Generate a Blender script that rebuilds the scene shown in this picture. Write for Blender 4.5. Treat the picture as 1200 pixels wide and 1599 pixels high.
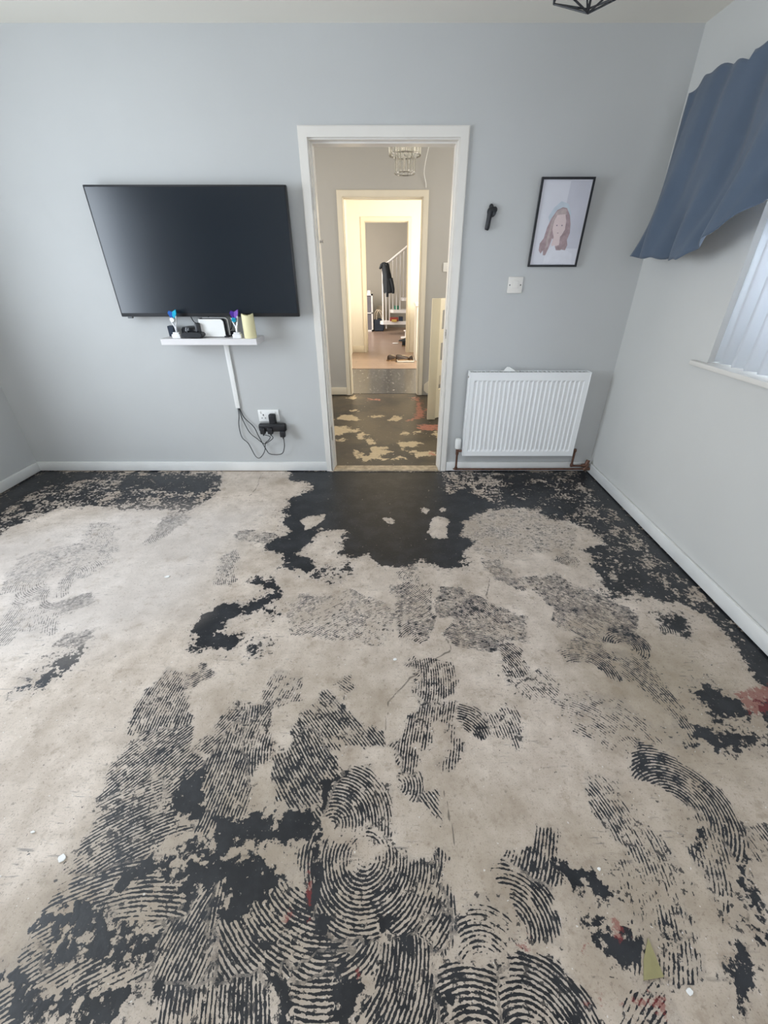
import bpy, bmesh, math, random
import numpy as np
from mathutils import Vector, Matrix
random.seed(4)
S = bpy.context.scene
for o in list(bpy.data.objects): bpy.data.objects.remove(o)
COL = S.collection

# ------------------------------------------------------------------ camera
cd = bpy.data.cameras.new('camera'); cam = bpy.data.objects.new('camera', cd); COL.objects.link(cam)
cd.sensor_fit = 'VERTICAL'; cd.sensor_height = 24.0; cd.lens = 642.0/1599*24
cd.shift_x = -12.0/1599; cd.clip_start = 0.02; cd.clip_end = 200
cam.location = (0, 0, 1.344); cam.rotation_euler = (math.radians(90-30.39), 0, 0)
S.camera = cam
# ------------------------------------------------------------------ world, light, exposure
S.view_settings.view_transform = 'Standard'; S.view_settings.look = 'None'
S.view_settings.gamma = 1.0; S.view_settings.use_curve_mapping = False
S.view_settings.exposure = 0.0
w = bpy.data.worlds.new('daylight'); S.world = w; w.use_nodes = True
bg = w.node_tree.nodes['Background']; bg.inputs[0].default_value = (0.55, 0.72, 1.0, 1); bg.inputs[1].default_value = 1.4
def area(name, loc, target, sx, sy, power, col, spread=180):
    l = bpy.data.lights.new(name, 'AREA'); l.shape = 'RECTANGLE'; l.size = sx; l.size_y = sy
    l.energy = power; l.color = col; l.spread = math.radians(spread)
    o = bpy.data.objects.new(name, l); COL.objects.link(o); o.location = loc
    d = Vector(target)-Vector(loc); o.rotation_euler = d.to_track_quat('-Z', 'Z' if abs(d.z) < .9*d.length else 'Y').to_euler()
    return o
area('left_window_daylight', (-2.98, 1.15, 1.4), (0, 1.15, 1.3), 1.6, 1.4, 80, (0.84, 0.92, 1.0))
area('rear_fill_light', (0.1, -1.62, 1.4), (0.1, 1, 1.5), 2.0, 1.7, 25, (1.0, 0.97, 0.92))  # added fill for the back wall; no window known behind the camera
area('side_window_daylight', (2.05, 1.3, 1.5), (0, 1.3, 1.5), 1.5, 1.05, 62, (0.86, 0.94, 1.0))
area('hall_right_fill_light', (1.88, 4.1, 1.65), (0, 4.1, 1.5), 1.3, 1.1, 22, (1.0, 0.88, 0.70))  # added warm lamp for the hall, outside an unseen opening made for it
area('hall_left_fill_light', (-1.83, 4.1, 1.5), (0, 4.1, 1.4), 1.2, 1.4, 21, (1.0, 0.90, 0.74))  # added lamp at the hall's left, behind an unseen opening made for it
area('kitchen_window_daylight', (1.88, 6.6, 1.55), (0, 6.6, 1.3), 1.35, 1.15, 118, (1.0, 0.89, 0.70))
area('stair_room_daylight', (-2.0, 10.2, 1.6), (0, 10.6, 0.8), 1.6, 1.6, 90, (1.0, 0.86, 0.72))

# ------------------------------------------------------------------ materials
def nodes(name):
    m = bpy.data.materials.new(name); m.use_nodes = True
    return m, m.node_tree, m.node_tree.nodes['Principled BSDF']
def mat(name, col, rough=.5, metal=0, var=.04, scale=8, bump=0, bscale=200, trans=0, alpha=1, ior=1.45, sheen=0, spec=.5, emit=None):
    m, t, b = nodes(name); N, L = t.nodes, t.links
    tc = N.new('ShaderNodeTexCoord'); n = N.new('ShaderNodeTexNoise'); n.inputs['Scale'].default_value = scale
    n.inputs['Detail'].default_value = 5; L.new(tc.outputs['Object'], n.inputs['Vector'])
    r = N.new('ShaderNodeValToRGB')
    r.color_ramp.elements[0].position = .3; r.color_ramp.elements[1].position = .7
    r.color_ramp.elements[0].color = [c*(1-var) for c in col]+[1]; r.color_ramp.elements[1].color = [min(1, c*(1+var)) for c in col]+[1]
    L.new(n.outputs['Fac'], r.inputs['Fac']); L.new(r.outputs['Color'], b.inputs['Base Color'])
    b.inputs['Roughness'].default_value = rough; b.inputs['Metallic'].default_value = metal
    b.inputs['Transmission Weight'].default_value = trans; b.inputs['IOR'].default_value = ior
    b.inputs['Specular IOR Level'].default_value = spec
    if sheen: b.inputs['Sheen Weight'].default_value = sheen
    if bump:
        n2 = N.new('ShaderNodeTexNoise'); n2.inputs['Scale'].default_value = bscale; n2.inputs['Detail'].default_value = 3
        L.new(tc.outputs['Object'], n2.inputs['Vector'])
        bp = N.new('ShaderNodeBump'); bp.inputs['Strength'].default_value = bump; bp.inputs['Distance'].default_value = .002
        L.new(n2.outputs['Fac'], bp.inputs['Height']); L.new(bp.outputs['Normal'], b.inputs['Normal'])
    return m
M = {}
M['wall'] = mat('blue_grey_wall_paint', (.515, .523, .518), .62, var=.018, scale=2.2, bump=.12, bscale=260, spec=.35)
M['wall_r'] = mat('lit_wall_paint', (.60, .597, .575), .62, var=.018, scale=2.2, bump=.12, bscale=260, spec=.35)  # wall paint lightened: window light on the right wall put into the colour
M['ceil'] = mat('ceiling_paint', (.84, .81, .73), .8, var=.015, scale=2, bump=.1)
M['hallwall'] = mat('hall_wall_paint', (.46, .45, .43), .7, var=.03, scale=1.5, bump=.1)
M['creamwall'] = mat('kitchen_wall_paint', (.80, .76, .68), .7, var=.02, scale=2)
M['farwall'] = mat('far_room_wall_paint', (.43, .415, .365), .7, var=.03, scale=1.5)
M['gloss'] = mat('white_gloss_paint', (.74, .71, .66), .32, var=.02, scale=5, bump=.05, bscale=60)
M['skirt'] = mat('skirting_paint', (.74, .74, .72), .38, var=.05, scale=6, bump=.08, bscale=60)
M['hallgloss'] = mat('aged_cream_gloss', (.76, .70, .58), .4, var=.03, scale=5)
M['cream'] = mat('cream_painted_timber', (.86, .78, .58), .42, var=.03, scale=4)
M['white'] = mat('white_plastic', (.82, .82, .80), .35, var=.01)
M['rad'] = mat('white_radiator_enamel', (.83, .84, .84), .28, var=.01)
M['shelf'] = mat('white_shelf_laminate', (.72, .70, .70), .4, var=.01)
M['black'] = mat('black_plastic', (.014, .015, .018), .38, var=.1)
M['blackgloss'] = mat('glossy_black_plastic', (.010, .011, .014), .18, var=.1)
M['screen'] = mat('tv_screen', (.011, .016, .023), .2, var=.06, scale=1.5, spec=.6)
M['pipe'] = mat('tarnished_copper', (.16, .085, .06), .45, metal=.6, var=.3, scale=40)
M['steel'] = mat('worn_steel', (.45, .43, .40), .35, metal=.9, var=.15, scale=60)
M['chrome'] = mat('chrome', (.75, .73, .70), .12, metal=1, var=.02)
M['glass'] = mat('crystal_glass', (.97, .97, .95), .03, trans=1, var=0.005, ior=1.5)
M['dark'] = mat('dark_gap', (.02, .02, .02), .8)
M['curtain'] = mat('slate_blue_fabric', (.088, .118, .165), .9, var=.07, scale=5, bump=.35, bscale=900, sheen=.25, spec=.2)
M['coat'] = mat('charcoal_coat_fabric', (.022, .028, .034), .85, var=.15, bump=.2)
M['navy'] = mat('navy_fabric', (.03, .04, .06), .85, var=.15)
M['greybin'] = mat('grey_fabric_bin', (.17, .165, .185), .9, var=.08)
M['candle'] = mat('ivory_candle_wax', (.80, .74, .45), .5, var=.03)
M['beige'] = mat('beige_canvas', (.62, .55, .43), .8, var=.05)
M['tan'] = mat('tan_leather', (.25, .16, .09), .6, var=.1)
M['brownshoe'] = mat('dark_brown_leather', (.045, .03, .025), .5, var=.2)
M['green'] = mat('green_plastic', (.05, .28, .18), .4)
M['red'] = mat('red_card', (.28, .05, .04), .6)
M['yellow'] = mat('yellow_card', (.55, .38, .10), .6)
M['teal'] = mat('cyan_metallic', (.02, .42, .62), .25, metal=.5, var=.2, scale=40)
M['blue'] = mat('blue_metallic', (.02, .10, .38), .25, metal=.5, var=.2, scale=40)
M['purple'] = mat('purple_metallic', (.10, .04, .36), .25, metal=.5, var=.2, scale=40)
M['violet'] = mat('violet_metallic', (.32, .16, .68), .25, metal=.5, var=.2, scale=40)
M['silver'] = mat('silver_plastic', (.72, .73, .75), .22, metal=.35, var=.03)
M['marble'] = mat('white_marble', (.80, .80, .80), .3, var=.06, scale=50)
M['print'] = mat('pale_art_paper', (.66, .66, .71), .3, var=.03, scale=5, spec=.6)
M['print2'] = mat('lilac_wash', (.55, .55, .61), .3, var=.05, scale=9, spec=.6)
M['hairp'] = mat('brown_watercolour', (.38, .28, .29), .4, var=.22, scale=45)
M['hairp2'] = mat('light_brown_watercolour', (.47, .38, .37), .4, var=.15, scale=45)
M['skinp'] = mat('pale_pink_watercolour', (.70, .57, .56), .4, var=.03, scale=30)
M['bluep'] = mat('pale_blue_watercolour', (.52, .58, .64), .4, var=.06, scale=30)
M['dressp'] = mat('white_watercolour', (.70, .70, .75), .4, var=.03, scale=30)
M['eyep'] = mat('grey_ink', (.18, .16, .20), .5)
M['pane'] = mat('window_glass', (.95, .97, 1), .02, trans=1, var=.003, ior=1.45)
M['cable'] = mat('black_cable', (.012, .012, .014), .5)
M['wood'] = mat('threshold_wood', (.42, .33, .22), .55, var=.3, scale=30)
def blind_mat():
    m, t, b = nodes('white_blind_fabric'); N, L = t.nodes, t.links
    b.inputs['Base Color'].default_value = (.86, .87, .885, 1); b.inputs['Roughness'].default_value = .8
    tr = N.new('ShaderNodeBsdfTranslucent'); tr.inputs[0].default_value = (.88, .90, .93, 1)
    n = N.new('ShaderNodeTexNoise'); n.inputs['Scale'].default_value = 300
    mx = N.new('ShaderNodeMixShader'); mx.inputs[0].default_value = .5
    L.new(b.outputs[0], mx.inputs[1]); L.new(tr.outputs[0], mx.inputs[2])
    bp = N.new('ShaderNodeBump'); bp.inputs['Strength'].default_value = .1; L.new(n.outputs['Fac'], bp.inputs['Height']); L.new(bp.outputs[0], b.inputs['Normal'])
    L.new(mx.outputs[0], N['Material Output'].inputs['Surface']); return m
M['blind'] = blind_mat()

# ------------------------------------------------------------------ mesh helpers
def bm_new(): return bmesh.new()
def box(bm, x0, x1, y0, y1, z0, z1, bev=0, seg=2, rot=None):
    r = bmesh.ops.create_cube(bm, size=1.0); vs = r['verts']
    bmesh.ops.scale(bm, vec=(abs(x1-x0), abs(y1-y0), abs(z1-z0)), verts=vs)
    if bev:
        es = list({e for v in vs for e in v.link_edges})
        g = bmesh.ops.bevel(bm, geom=es, offset=bev, segments=seg, affect='EDGES', profile=.5)
        vs = list({v for f in g['faces'] for v in f.verts} | {v for v in vs if v.is_valid})
    if rot is not None: bmesh.ops.transform(bm, matrix=rot, verts=vs)
    bmesh.ops.translate(bm, vec=((x0+x1)/2, (y0+y1)/2, (z0+z1)/2), verts=vs)
    return vs
def tube(bm, pts, r, seg=10, closed=False):
    pts = [Vector(p) for p in pts]; n = len(pts); rings = []
    rr = r if isinstance(r, (list, tuple)) else [r]*n
    up = Vector((0, 0, 1)); prev = None
    for i, p in enumerate(pts):
        d = (pts[(i+1) % n]-pts[i-1]) if (closed or 0 < i < n-1) else (pts[1]-p if i == 0 else p-pts[i-1])
        d.normalize()
        if prev is None:
            a = d.cross(up) if abs(d.dot(up)) < .95 else d.cross(Vector((1, 0, 0)))
        else: a = prev-d*prev.dot(d)
        a.normalize(); b = d.cross(a); prev = a
        rings.append([bm.verts.new(p+(a*math.cos(k*2*math.pi/seg)+b*math.sin(k*2*math.pi/seg))*rr[i]) for k in range(seg)])
    for i in range(n if closed else n-1):
        A, B = rings[i], rings[(i+1) % n]
        for k in range(seg): bm.faces.new((A[k], A[(k+1) % seg], B[(k+1) % seg], B[k]))
    if not closed:
        bm.faces.new(rings[0][::-1]); bm.faces.new(rings[-1])
def lathe(bm, prof, c=(0, 0, 0), seg=24, axis='Z', sx=1, sy=1):
    rings = []
    for r, z in prof:
        ring = []
        for k in range(seg):
            a = 2*math.pi*k/seg; x, y = r*math.cos(a)*sx, r*math.sin(a)*sy
            p = (x, y, z) if axis == 'Z' else ((x, z, y) if axis == 'Y' else (z, x, y))
            ring.append(bm.verts.new(Vector(p)+Vector(c)))
        rings.append(ring)
    for A, B in zip(rings, rings[1:]):
        for k in range(seg): bm.faces.new((A[k], A[(k+1) % seg], B[(k+1) % seg], B[k]))
    bm.faces.new(rings[0][::-1]); bm.faces.new(rings[-1])
def prism(bm, pts, off):      # extrude a closed outline (3D points) by a vector
    A = [bm.verts.new(p) for p in pts]; B = [bm.verts.new(Vector(p)+Vector(off)) for p in pts]; n = len(pts)
    bm.faces.new(A[::-1]); bm.faces.new(B)
    for k in range(n): bm.faces.new((A[k], A[(k+1) % n], B[(k+1) % n], B[k]))
def smooth_path(pts, n=8):
    P = [Vector(p) for p in pts]; P = [2*P[0]-P[1]]+P+[2*P[-1]-P[-2]]; out = []
    for i in range(1, len(P)-2):
        for k in range(n):
            t = k/n; a, b, c, d = P[i-1:i+3]
            out.append(.5*((2*b)+(c-a)*t+(2*a-5*b+4*c-d)*t*t+(3*b-a-3*c+d)*t**3))
    out.append(P[-2]); return out
def obj(name, bm, m, parent=None, smooth=False, origin=None):
    bmesh.ops.recalc_face_normals(bm, faces=bm.faces)
    me = bpy.data.meshes.new(name)
    base = Vector(origin) if origin is not None else (parent_world(parent) if parent else None)
    if base is not None: bmesh.ops.translate(bm, vec=-base, verts=bm.verts)
    bm.to_mesh(me); bm.free()
    if smooth:
        for p in me.polygons: p.use_smooth = True
        try: me.set_sharp_from_angle(angle=math.radians(38))
        except Exception: pass
    me.materials.append(M[m] if isinstance(m, str) else m)
    o = bpy.data.objects.new(name, me); COL.objects.link(o)
    if parent: o.parent = parent
    elif origin is not None: o.location = origin
    if parent and origin is not None: o.location = Vector(origin)-parent_world(parent)
    return o
def parent_world(p):
    v = Vector(p.location)
    while p.parent: p = p.parent; v += Vector(p.location)
    return v
def tag(o, label, cat, group=None):
    o['label'] = label; o['category'] = cat
    if group: o['group'] = group
    return o
def thing(name, label, cat, loc=(0, 0, 0), group=None):
    o = bpy.data.objects.new(name, None); o.empty_display_size = .1; COL.objects.link(o); o.location = loc
    return tag(o, label, cat, group)
def struct(name, bm, m, parent=None, smooth=False):
    o = obj(name, bm, m, parent, smooth)
    if not parent: o['kind'] = 'structure'
    return o

# ------------------------------------------------------------------ room shell
XL, XR, YW, H = -2.74, 1.53, 2.93, 2.385
def slab(*a, **k):
    b = bm_new(); box(b, *a, **k); return b
def wall_hole(y0, y1, x0, x1, hx0, hx1, hz, top=H):
    b = bm_new()
    o = [(x0, y0, 0), (hx0, y0, 0), (hx0, y0, hz), (hx1, y0, hz), (hx1, y0, 0), (x1, y0, 0), (x1, y0, top), (x0, y0, top)]
    prism(b, o, (0, y1-y0, 0)); return b
struct('wall_back', wall_hole(YW, YW+.12, XL-.1, XR+.1, -.462, .374, 1.975), 'wall')
b = bm_new()
for a in ((-1.5, .35, 0, H), (1.95, YW, 0, H), (.35, 1.95, 0, .70), (.35, 1.95, 2.1, H)): box(b, XL-.1, XL, *a)
struct('wall_left', b, 'wall')
# right wall with a window opening
b = bm_new()
wy0, wy1, wz0, wz1 = .45, 2.085, .955, 2.02
for a in ((XR, XR+.28, -1.5, wy0, 0, H), (XR, XR+.28, wy1, YW, 0, H), (XR, XR+.28, wy0, wy1, 0, wz0), (XR, XR+.28, wy0, wy1, wz1, H)): box(b, *a)
struct('wall_right', b, 'wall_r')
# wall behind the camera with a wide opening made for the added fill light
b = bm_new()
for a in ((XL, -.9, -1.5, -1.4, 0, H), (1.1, XR, -1.5, -1.4, 0, H), (-.9, 1.1, -1.5, -1.4, 2.25, H), (-.9, 1.1, -1.5, -1.4, 0, .55)): box(b, *a)
struct('wall_rear', b, 'wall')
struct('ceiling', slab(XL-.1, XR+.28, -1.5, YW, H, H+.1), 'ceil')
# skirting boards
def skirting(name, x0, x1, y0, y1, m='skirt', h=.078):
    b = bm_new(); box(b, x0, x1, y0, y1, .006, h, bev=.005); return struct(name, b, m, smooth=True)
skirting('baseboard_back', XL+.0, -.497, YW-.016, YW)
skirting('baseboard_back_right', .421, XR, YW-.016, YW)
skirting('baseboard_right', XR-.018, XR, -1.4, YW-.016)
skirting('baseboard_left', XL, XL+.018, -1.4, YW-.016)

# ------------------------------------------------------------------ floor: worn black adhesive over concrete
SOLID=[[0.26,[[-2.748,2.917],[-1.321,2.893],[-1.216,2.602],[-1.267,2.442],[-1.331,2.288],[-1.474,2.329],[-1.684,2.329],[-1.961,2.371],[-2.131,2.371],[-2.281,2.288],[-2.313,2.17],[-2.305,2.061],[-2.342,1.806],[-2.777,2.288]]],[0.5,[[-2.698,2.917],[-2.243,2.905],[-2.235,2.736],[-2.403,2.705],[-2.515,2.602],[-2.513,2.371],[-2.496,2.061],[-2.777,2.288]]],[0.45,[[-2.061,2.847],[-1.329,2.847],[-1.262,2.602],[-1.401,2.554],[-1.695,2.602],[-1.951,2.653]]],[1.0,[[-0.809,2.928],[-0.534,2.928],[0.39,2.928],[0.395,2.554],[0.492,2.602],[0.655,2.506],[0.683,2.329],[0.55,2.288],[0.437,2.17],[0.416,2.026],[0.491,1.96],[0.48,1.896],[0.401,1.853],[0.381,1.722],[0.263,1.722],[0.164,1.749],[0.094,1.706],[0.027,1.738],[-0.048,1.76],[-0.112,1.806],[-0.235,1.818],[-0.291,1.853],[-0.293,1.94],[-0.252,2.006],[-0.267,2.047],[-0.357,2.096],[-0.438,2.047],[-0.458,1.96],[-0.509,1.878],[-0.517,1.829],[-0.458,1.794],[-0.411,1.722],[-0.409,1.669],[-0.467,1.658],[-0.563,1.722],[-0.609,1.818],[-0.717,1.853],[-0.709,1.96],[-0.639,2.061],[-0.699,2.329],[-0.724,2.478],[-0.593,2.554],[-0.582,2.705],[-0.753,2.78]]],[0.5,[[1.434,2.917],[1.558,2.917],[1.522,1.138],[1.473,1.076],[1.472,1.412],[1.459,1.749],[1.438,2.288],[1.361,2.554]]],[0.42,[[0.789,2.928],[1.085,2.917],[1.223,2.371],[1.154,2.193],[0.955,2.329],[0.766,2.415]]],[0.3,[[1.089,2.928],[1.563,2.928],[1.563,2.554],[1.578,2.239],[1.555,1.853],[1.536,1.554],[1.527,1.324],[1.522,1.138],[1.461,1.061],[1.453,1.222],[1.432,1.351],[1.397,1.433],[1.333,1.477],[1.324,1.569],[1.294,1.695],[1.265,1.806],[1.255,1.896],[1.203,2.026],[1.139,2.208],[1.025,2.17],[0.955,2.329],[0.756,2.371],[0.709,2.554],[0.979,2.554]]],[0.22,[[0.39,2.928],[1.189,2.928],[1.024,2.415],[0.787,2.329],[0.57,2.288],[0.446,2.288],[0.35,2.554]]],[0.45,[[1.116,1.669],[1.244,1.695],[1.316,1.643],[1.235,1.522],[1.135,1.477],[1.075,1.545]]],[0.3,[[1.098,1.865],[1.27,1.928],[1.357,1.749],[1.401,1.593],[1.32,1.455],[1.211,1.477],[1.039,1.499]]],[0.8,[[1.184,1.371],[1.283,1.392],[1.331,1.351],[1.256,1.275],[1.197,1.294]]],[0.7,[[1.265,1.313],[1.292,1.275],[1.257,1.232],[1.232,1.25]]],[0.7,[[1.137,0.99],[1.203,1.01],[1.245,0.95],[1.266,0.9],[1.219,0.852],[1.172,0.864],[1.108,0.852],[1.103,0.912]]],[0.9,[[1.32,0.912],[1.489,0.977],[1.276,0.724],[1.226,0.764]]],[0.5,[[1.464,1.275],[1.561,1.091],[1.467,0.95],[1.389,1.032],[1.428,1.187]]],[1.0,[[-0.815,1.187],[-0.858,1.313],[-0.855,1.392],[-0.805,1.455],[-0.742,1.446],[-0.686,1.412],[-0.645,1.477],[-0.553,1.536],[-0.529,1.477],[-0.594,1.455],[-0.624,1.404],[-0.667,1.351],[-0.744,1.324],[-0.735,1.275],[-0.629,1.257],[-0.618,1.222],[-0.645,1.181],[-0.673,1.184],[-0.716,1.208],[-0.767,1.181],[-0.809,1.161]]],[1.0,[[-0.701,1.618],[-0.6,1.638],[-0.563,1.554],[-0.58,1.522],[-0.636,1.554],[-0.669,1.583]]],[1.0,[[-0.569,1.383],[-0.535,1.4],[-0.514,1.371],[-0.54,1.351]]],[1.0,[[-0.567,1.201],[-0.544,1.215],[-0.529,1.181],[-0.553,1.171]]],[1.0,[[-0.407,1.695],[-0.361,1.679],[-0.364,1.633],[-0.39,1.633]]],[1.0,[[-0.359,1.706],[-0.325,1.706],[-0.323,1.663],[-0.349,1.663]]],[1.0,[[-0.292,1.706],[-0.262,1.684],[-0.265,1.618],[-0.286,1.633]]],[1.0,[[-0.338,1.608],[-0.297,1.618],[-0.298,1.574],[-0.325,1.583]]],[1.0,[[-0.252,1.749],[-0.224,1.738],[-0.232,1.679]]],[1.0,[[-1.356,1.001],[-1.367,1.038],[-1.345,1.076],[-1.292,1.047],[-1.299,1.012]]],[1.0,[[-1.331,1.091],[-1.35,1.148],[-1.293,1.148],[-1.269,1.085],[-1.295,1.076]]],[1.0,[[-1.319,1.187],[-1.296,1.201],[-1.273,1.161],[-1.289,1.154]]],[1.0,[[-0.663,0.594],[-0.649,0.667],[-0.616,0.704],[-0.565,0.676],[-0.582,0.645],[-0.553,0.597],[-0.576,0.565],[-0.617,0.554]]],[1.0,[[-0.518,0.578],[-0.447,0.586],[-0.407,0.565],[-0.39,0.594],[-0.354,0.584],[-0.354,0.549],[-0.3,0.589],[-0.237,0.601],[-0.204,0.565],[-0.214,0.519],[-0.28,0.497],[-0.351,0.505],[-0.401,0.497],[-0.45,0.49],[-0.496,0.476],[-0.567,0.483],[-0.562,0.512],[-0.495,0.519]]],[0.95,[[-0.544,0.47],[-0.498,0.481],[-0.363,0.486],[-0.303,0.449],[-0.28,0.401],[-0.333,0.381],[-0.348,0.352],[-0.39,0.363],[-0.426,0.399],[-0.5,0.405],[-0.532,0.387],[-0.543,0.43]]],[0.8,[[-0.741,0.405],[-0.718,0.449],[-0.673,0.474],[-0.556,0.476],[-0.551,0.447],[-0.626,0.447],[-0.669,0.421],[-0.695,0.396]]],[0.9,[[-0.243,0.695],[-0.164,0.7],[-0.177,0.64],[-0.192,0.584],[-0.205,0.573],[-0.239,0.614]]],[0.9,[[-0.214,0.573],[-0.189,0.565],[-0.191,0.449],[-0.192,0.352],[-0.223,0.358],[-0.228,0.449]]],[0.7,[[-0.161,0.387],[-0.134,0.384],[-0.138,0.33],[-0.177,0.335],[-0.183,0.375]]],[0.8,[[-0.269,0.375],[-0.245,0.375],[-0.233,0.33],[-0.253,0.328]]],[0.9,[[-0.313,0.335],[-0.257,0.335],[-0.253,0.289],[-0.29,0.279]]],[0.35,[[-0.886,0.255],[-0.773,0.274],[-0.681,0.264],[-0.657,0.236],[-0.702,0.232],[-0.727,0.21],[-0.777,0.223],[-0.852,0.232]]],[0.4,[[-0.7,0.259],[-0.495,0.259],[-0.483,0.238],[-0.517,0.232],[-0.567,0.236],[-0.601,0.181],[-0.653,0.181],[-0.666,0.241]]],[1.0,[[-0.108,0.255],[-0.049,0.259],[-0.045,0.177],[-0.106,0.177]]],[0.8,[[-0.255,0.255],[-0.197,0.259],[-0.184,0.177],[-0.229,0.177]]],[0.9,[[-0.041,0.352],[0.009,0.354],[0.027,0.309],[-0.01,0.299],[-0.04,0.319]]],[0.3,[[-0.846,0.352],[-0.785,0.399],[-0.699,0.363],[-0.582,0.346],[-0.548,0.309],[-0.596,0.289],[-0.675,0.299],[-0.741,0.289]]],[0.6,[[-0.66,0.335],[-0.625,0.341],[-0.604,0.309],[-0.634,0.304]]],[0.6,[[-0.71,0.309],[-0.683,0.317],[-0.673,0.297],[-0.693,0.294]]],[0.95,[[0.433,0.46],[0.479,0.449],[0.522,0.453],[0.537,0.43],[0.58,0.417],[0.574,0.399],[0.534,0.405],[0.491,0.399],[0.455,0.387],[0.437,0.402],[0.414,0.43]]],[0.85,[[0.45,0.375],[0.484,0.363],[0.51,0.335],[0.556,0.335],[0.587,0.309],[0.561,0.289],[0.52,0.294],[0.503,0.319],[0.465,0.335],[0.449,0.352]]],[1.0,[[0.896,0.44],[0.921,0.44],[0.926,0.411],[0.906,0.399],[0.889,0.415]]],[1.0,[[0.851,0.389],[0.88,0.396],[0.874,0.358],[0.898,0.33],[0.871,0.314],[0.862,0.341],[0.844,0.369]]],[0.5,[[0.081,0.25],[0.145,0.259],[0.149,0.236],[0.092,0.223]]],[0.5,[[0.619,0.335],[0.649,0.335],[0.631,0.309],[0.608,0.307]]],[0.6,[[0.914,0.483],[0.937,0.479],[0.916,0.46],[0.904,0.463]]],[0.5,[[0.777,0.277],[0.801,0.271],[0.775,0.245],[0.762,0.25]]],[0.6,[[0.859,0.549],[0.886,0.549],[0.852,0.497],[0.834,0.505]]],[0.5,[[0.872,0.43],[0.738,0.205],[0.748,0.205],[0.781,0.25]]],[0.4,[[0.947,0.785],[1.046,0.807],[1.101,0.764],[1.193,0.775],[1.239,0.807],[1.169,0.829],[1.06,0.829]]]]
HOLES=[[[-0.133,0.497],[-0.101,0.527],[-0.035,0.516],[-0.014,0.476],[-0.045,0.439],[-0.094,0.439],[-0.121,0.463]],[[-0.552,2.17],[-0.537,2.239],[-0.447,2.263],[-0.425,2.17],[-0.472,2.089],[-0.516,2.075]],[[0.219,2.118],[0.253,2.2],[0.316,2.224],[0.351,2.178],[0.35,2.075],[0.319,2.006],[0.262,1.993],[0.22,2.033]],[[0.182,2.354],[0.244,2.337],[0.23,2.271],[0.186,2.288]],[[0.327,2.329],[0.394,2.329],[0.38,2.288],[0.331,2.288]],[[-0.049,2.224],[0.012,2.208],[0.0,2.17],[-0.048,2.185]]]
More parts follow.
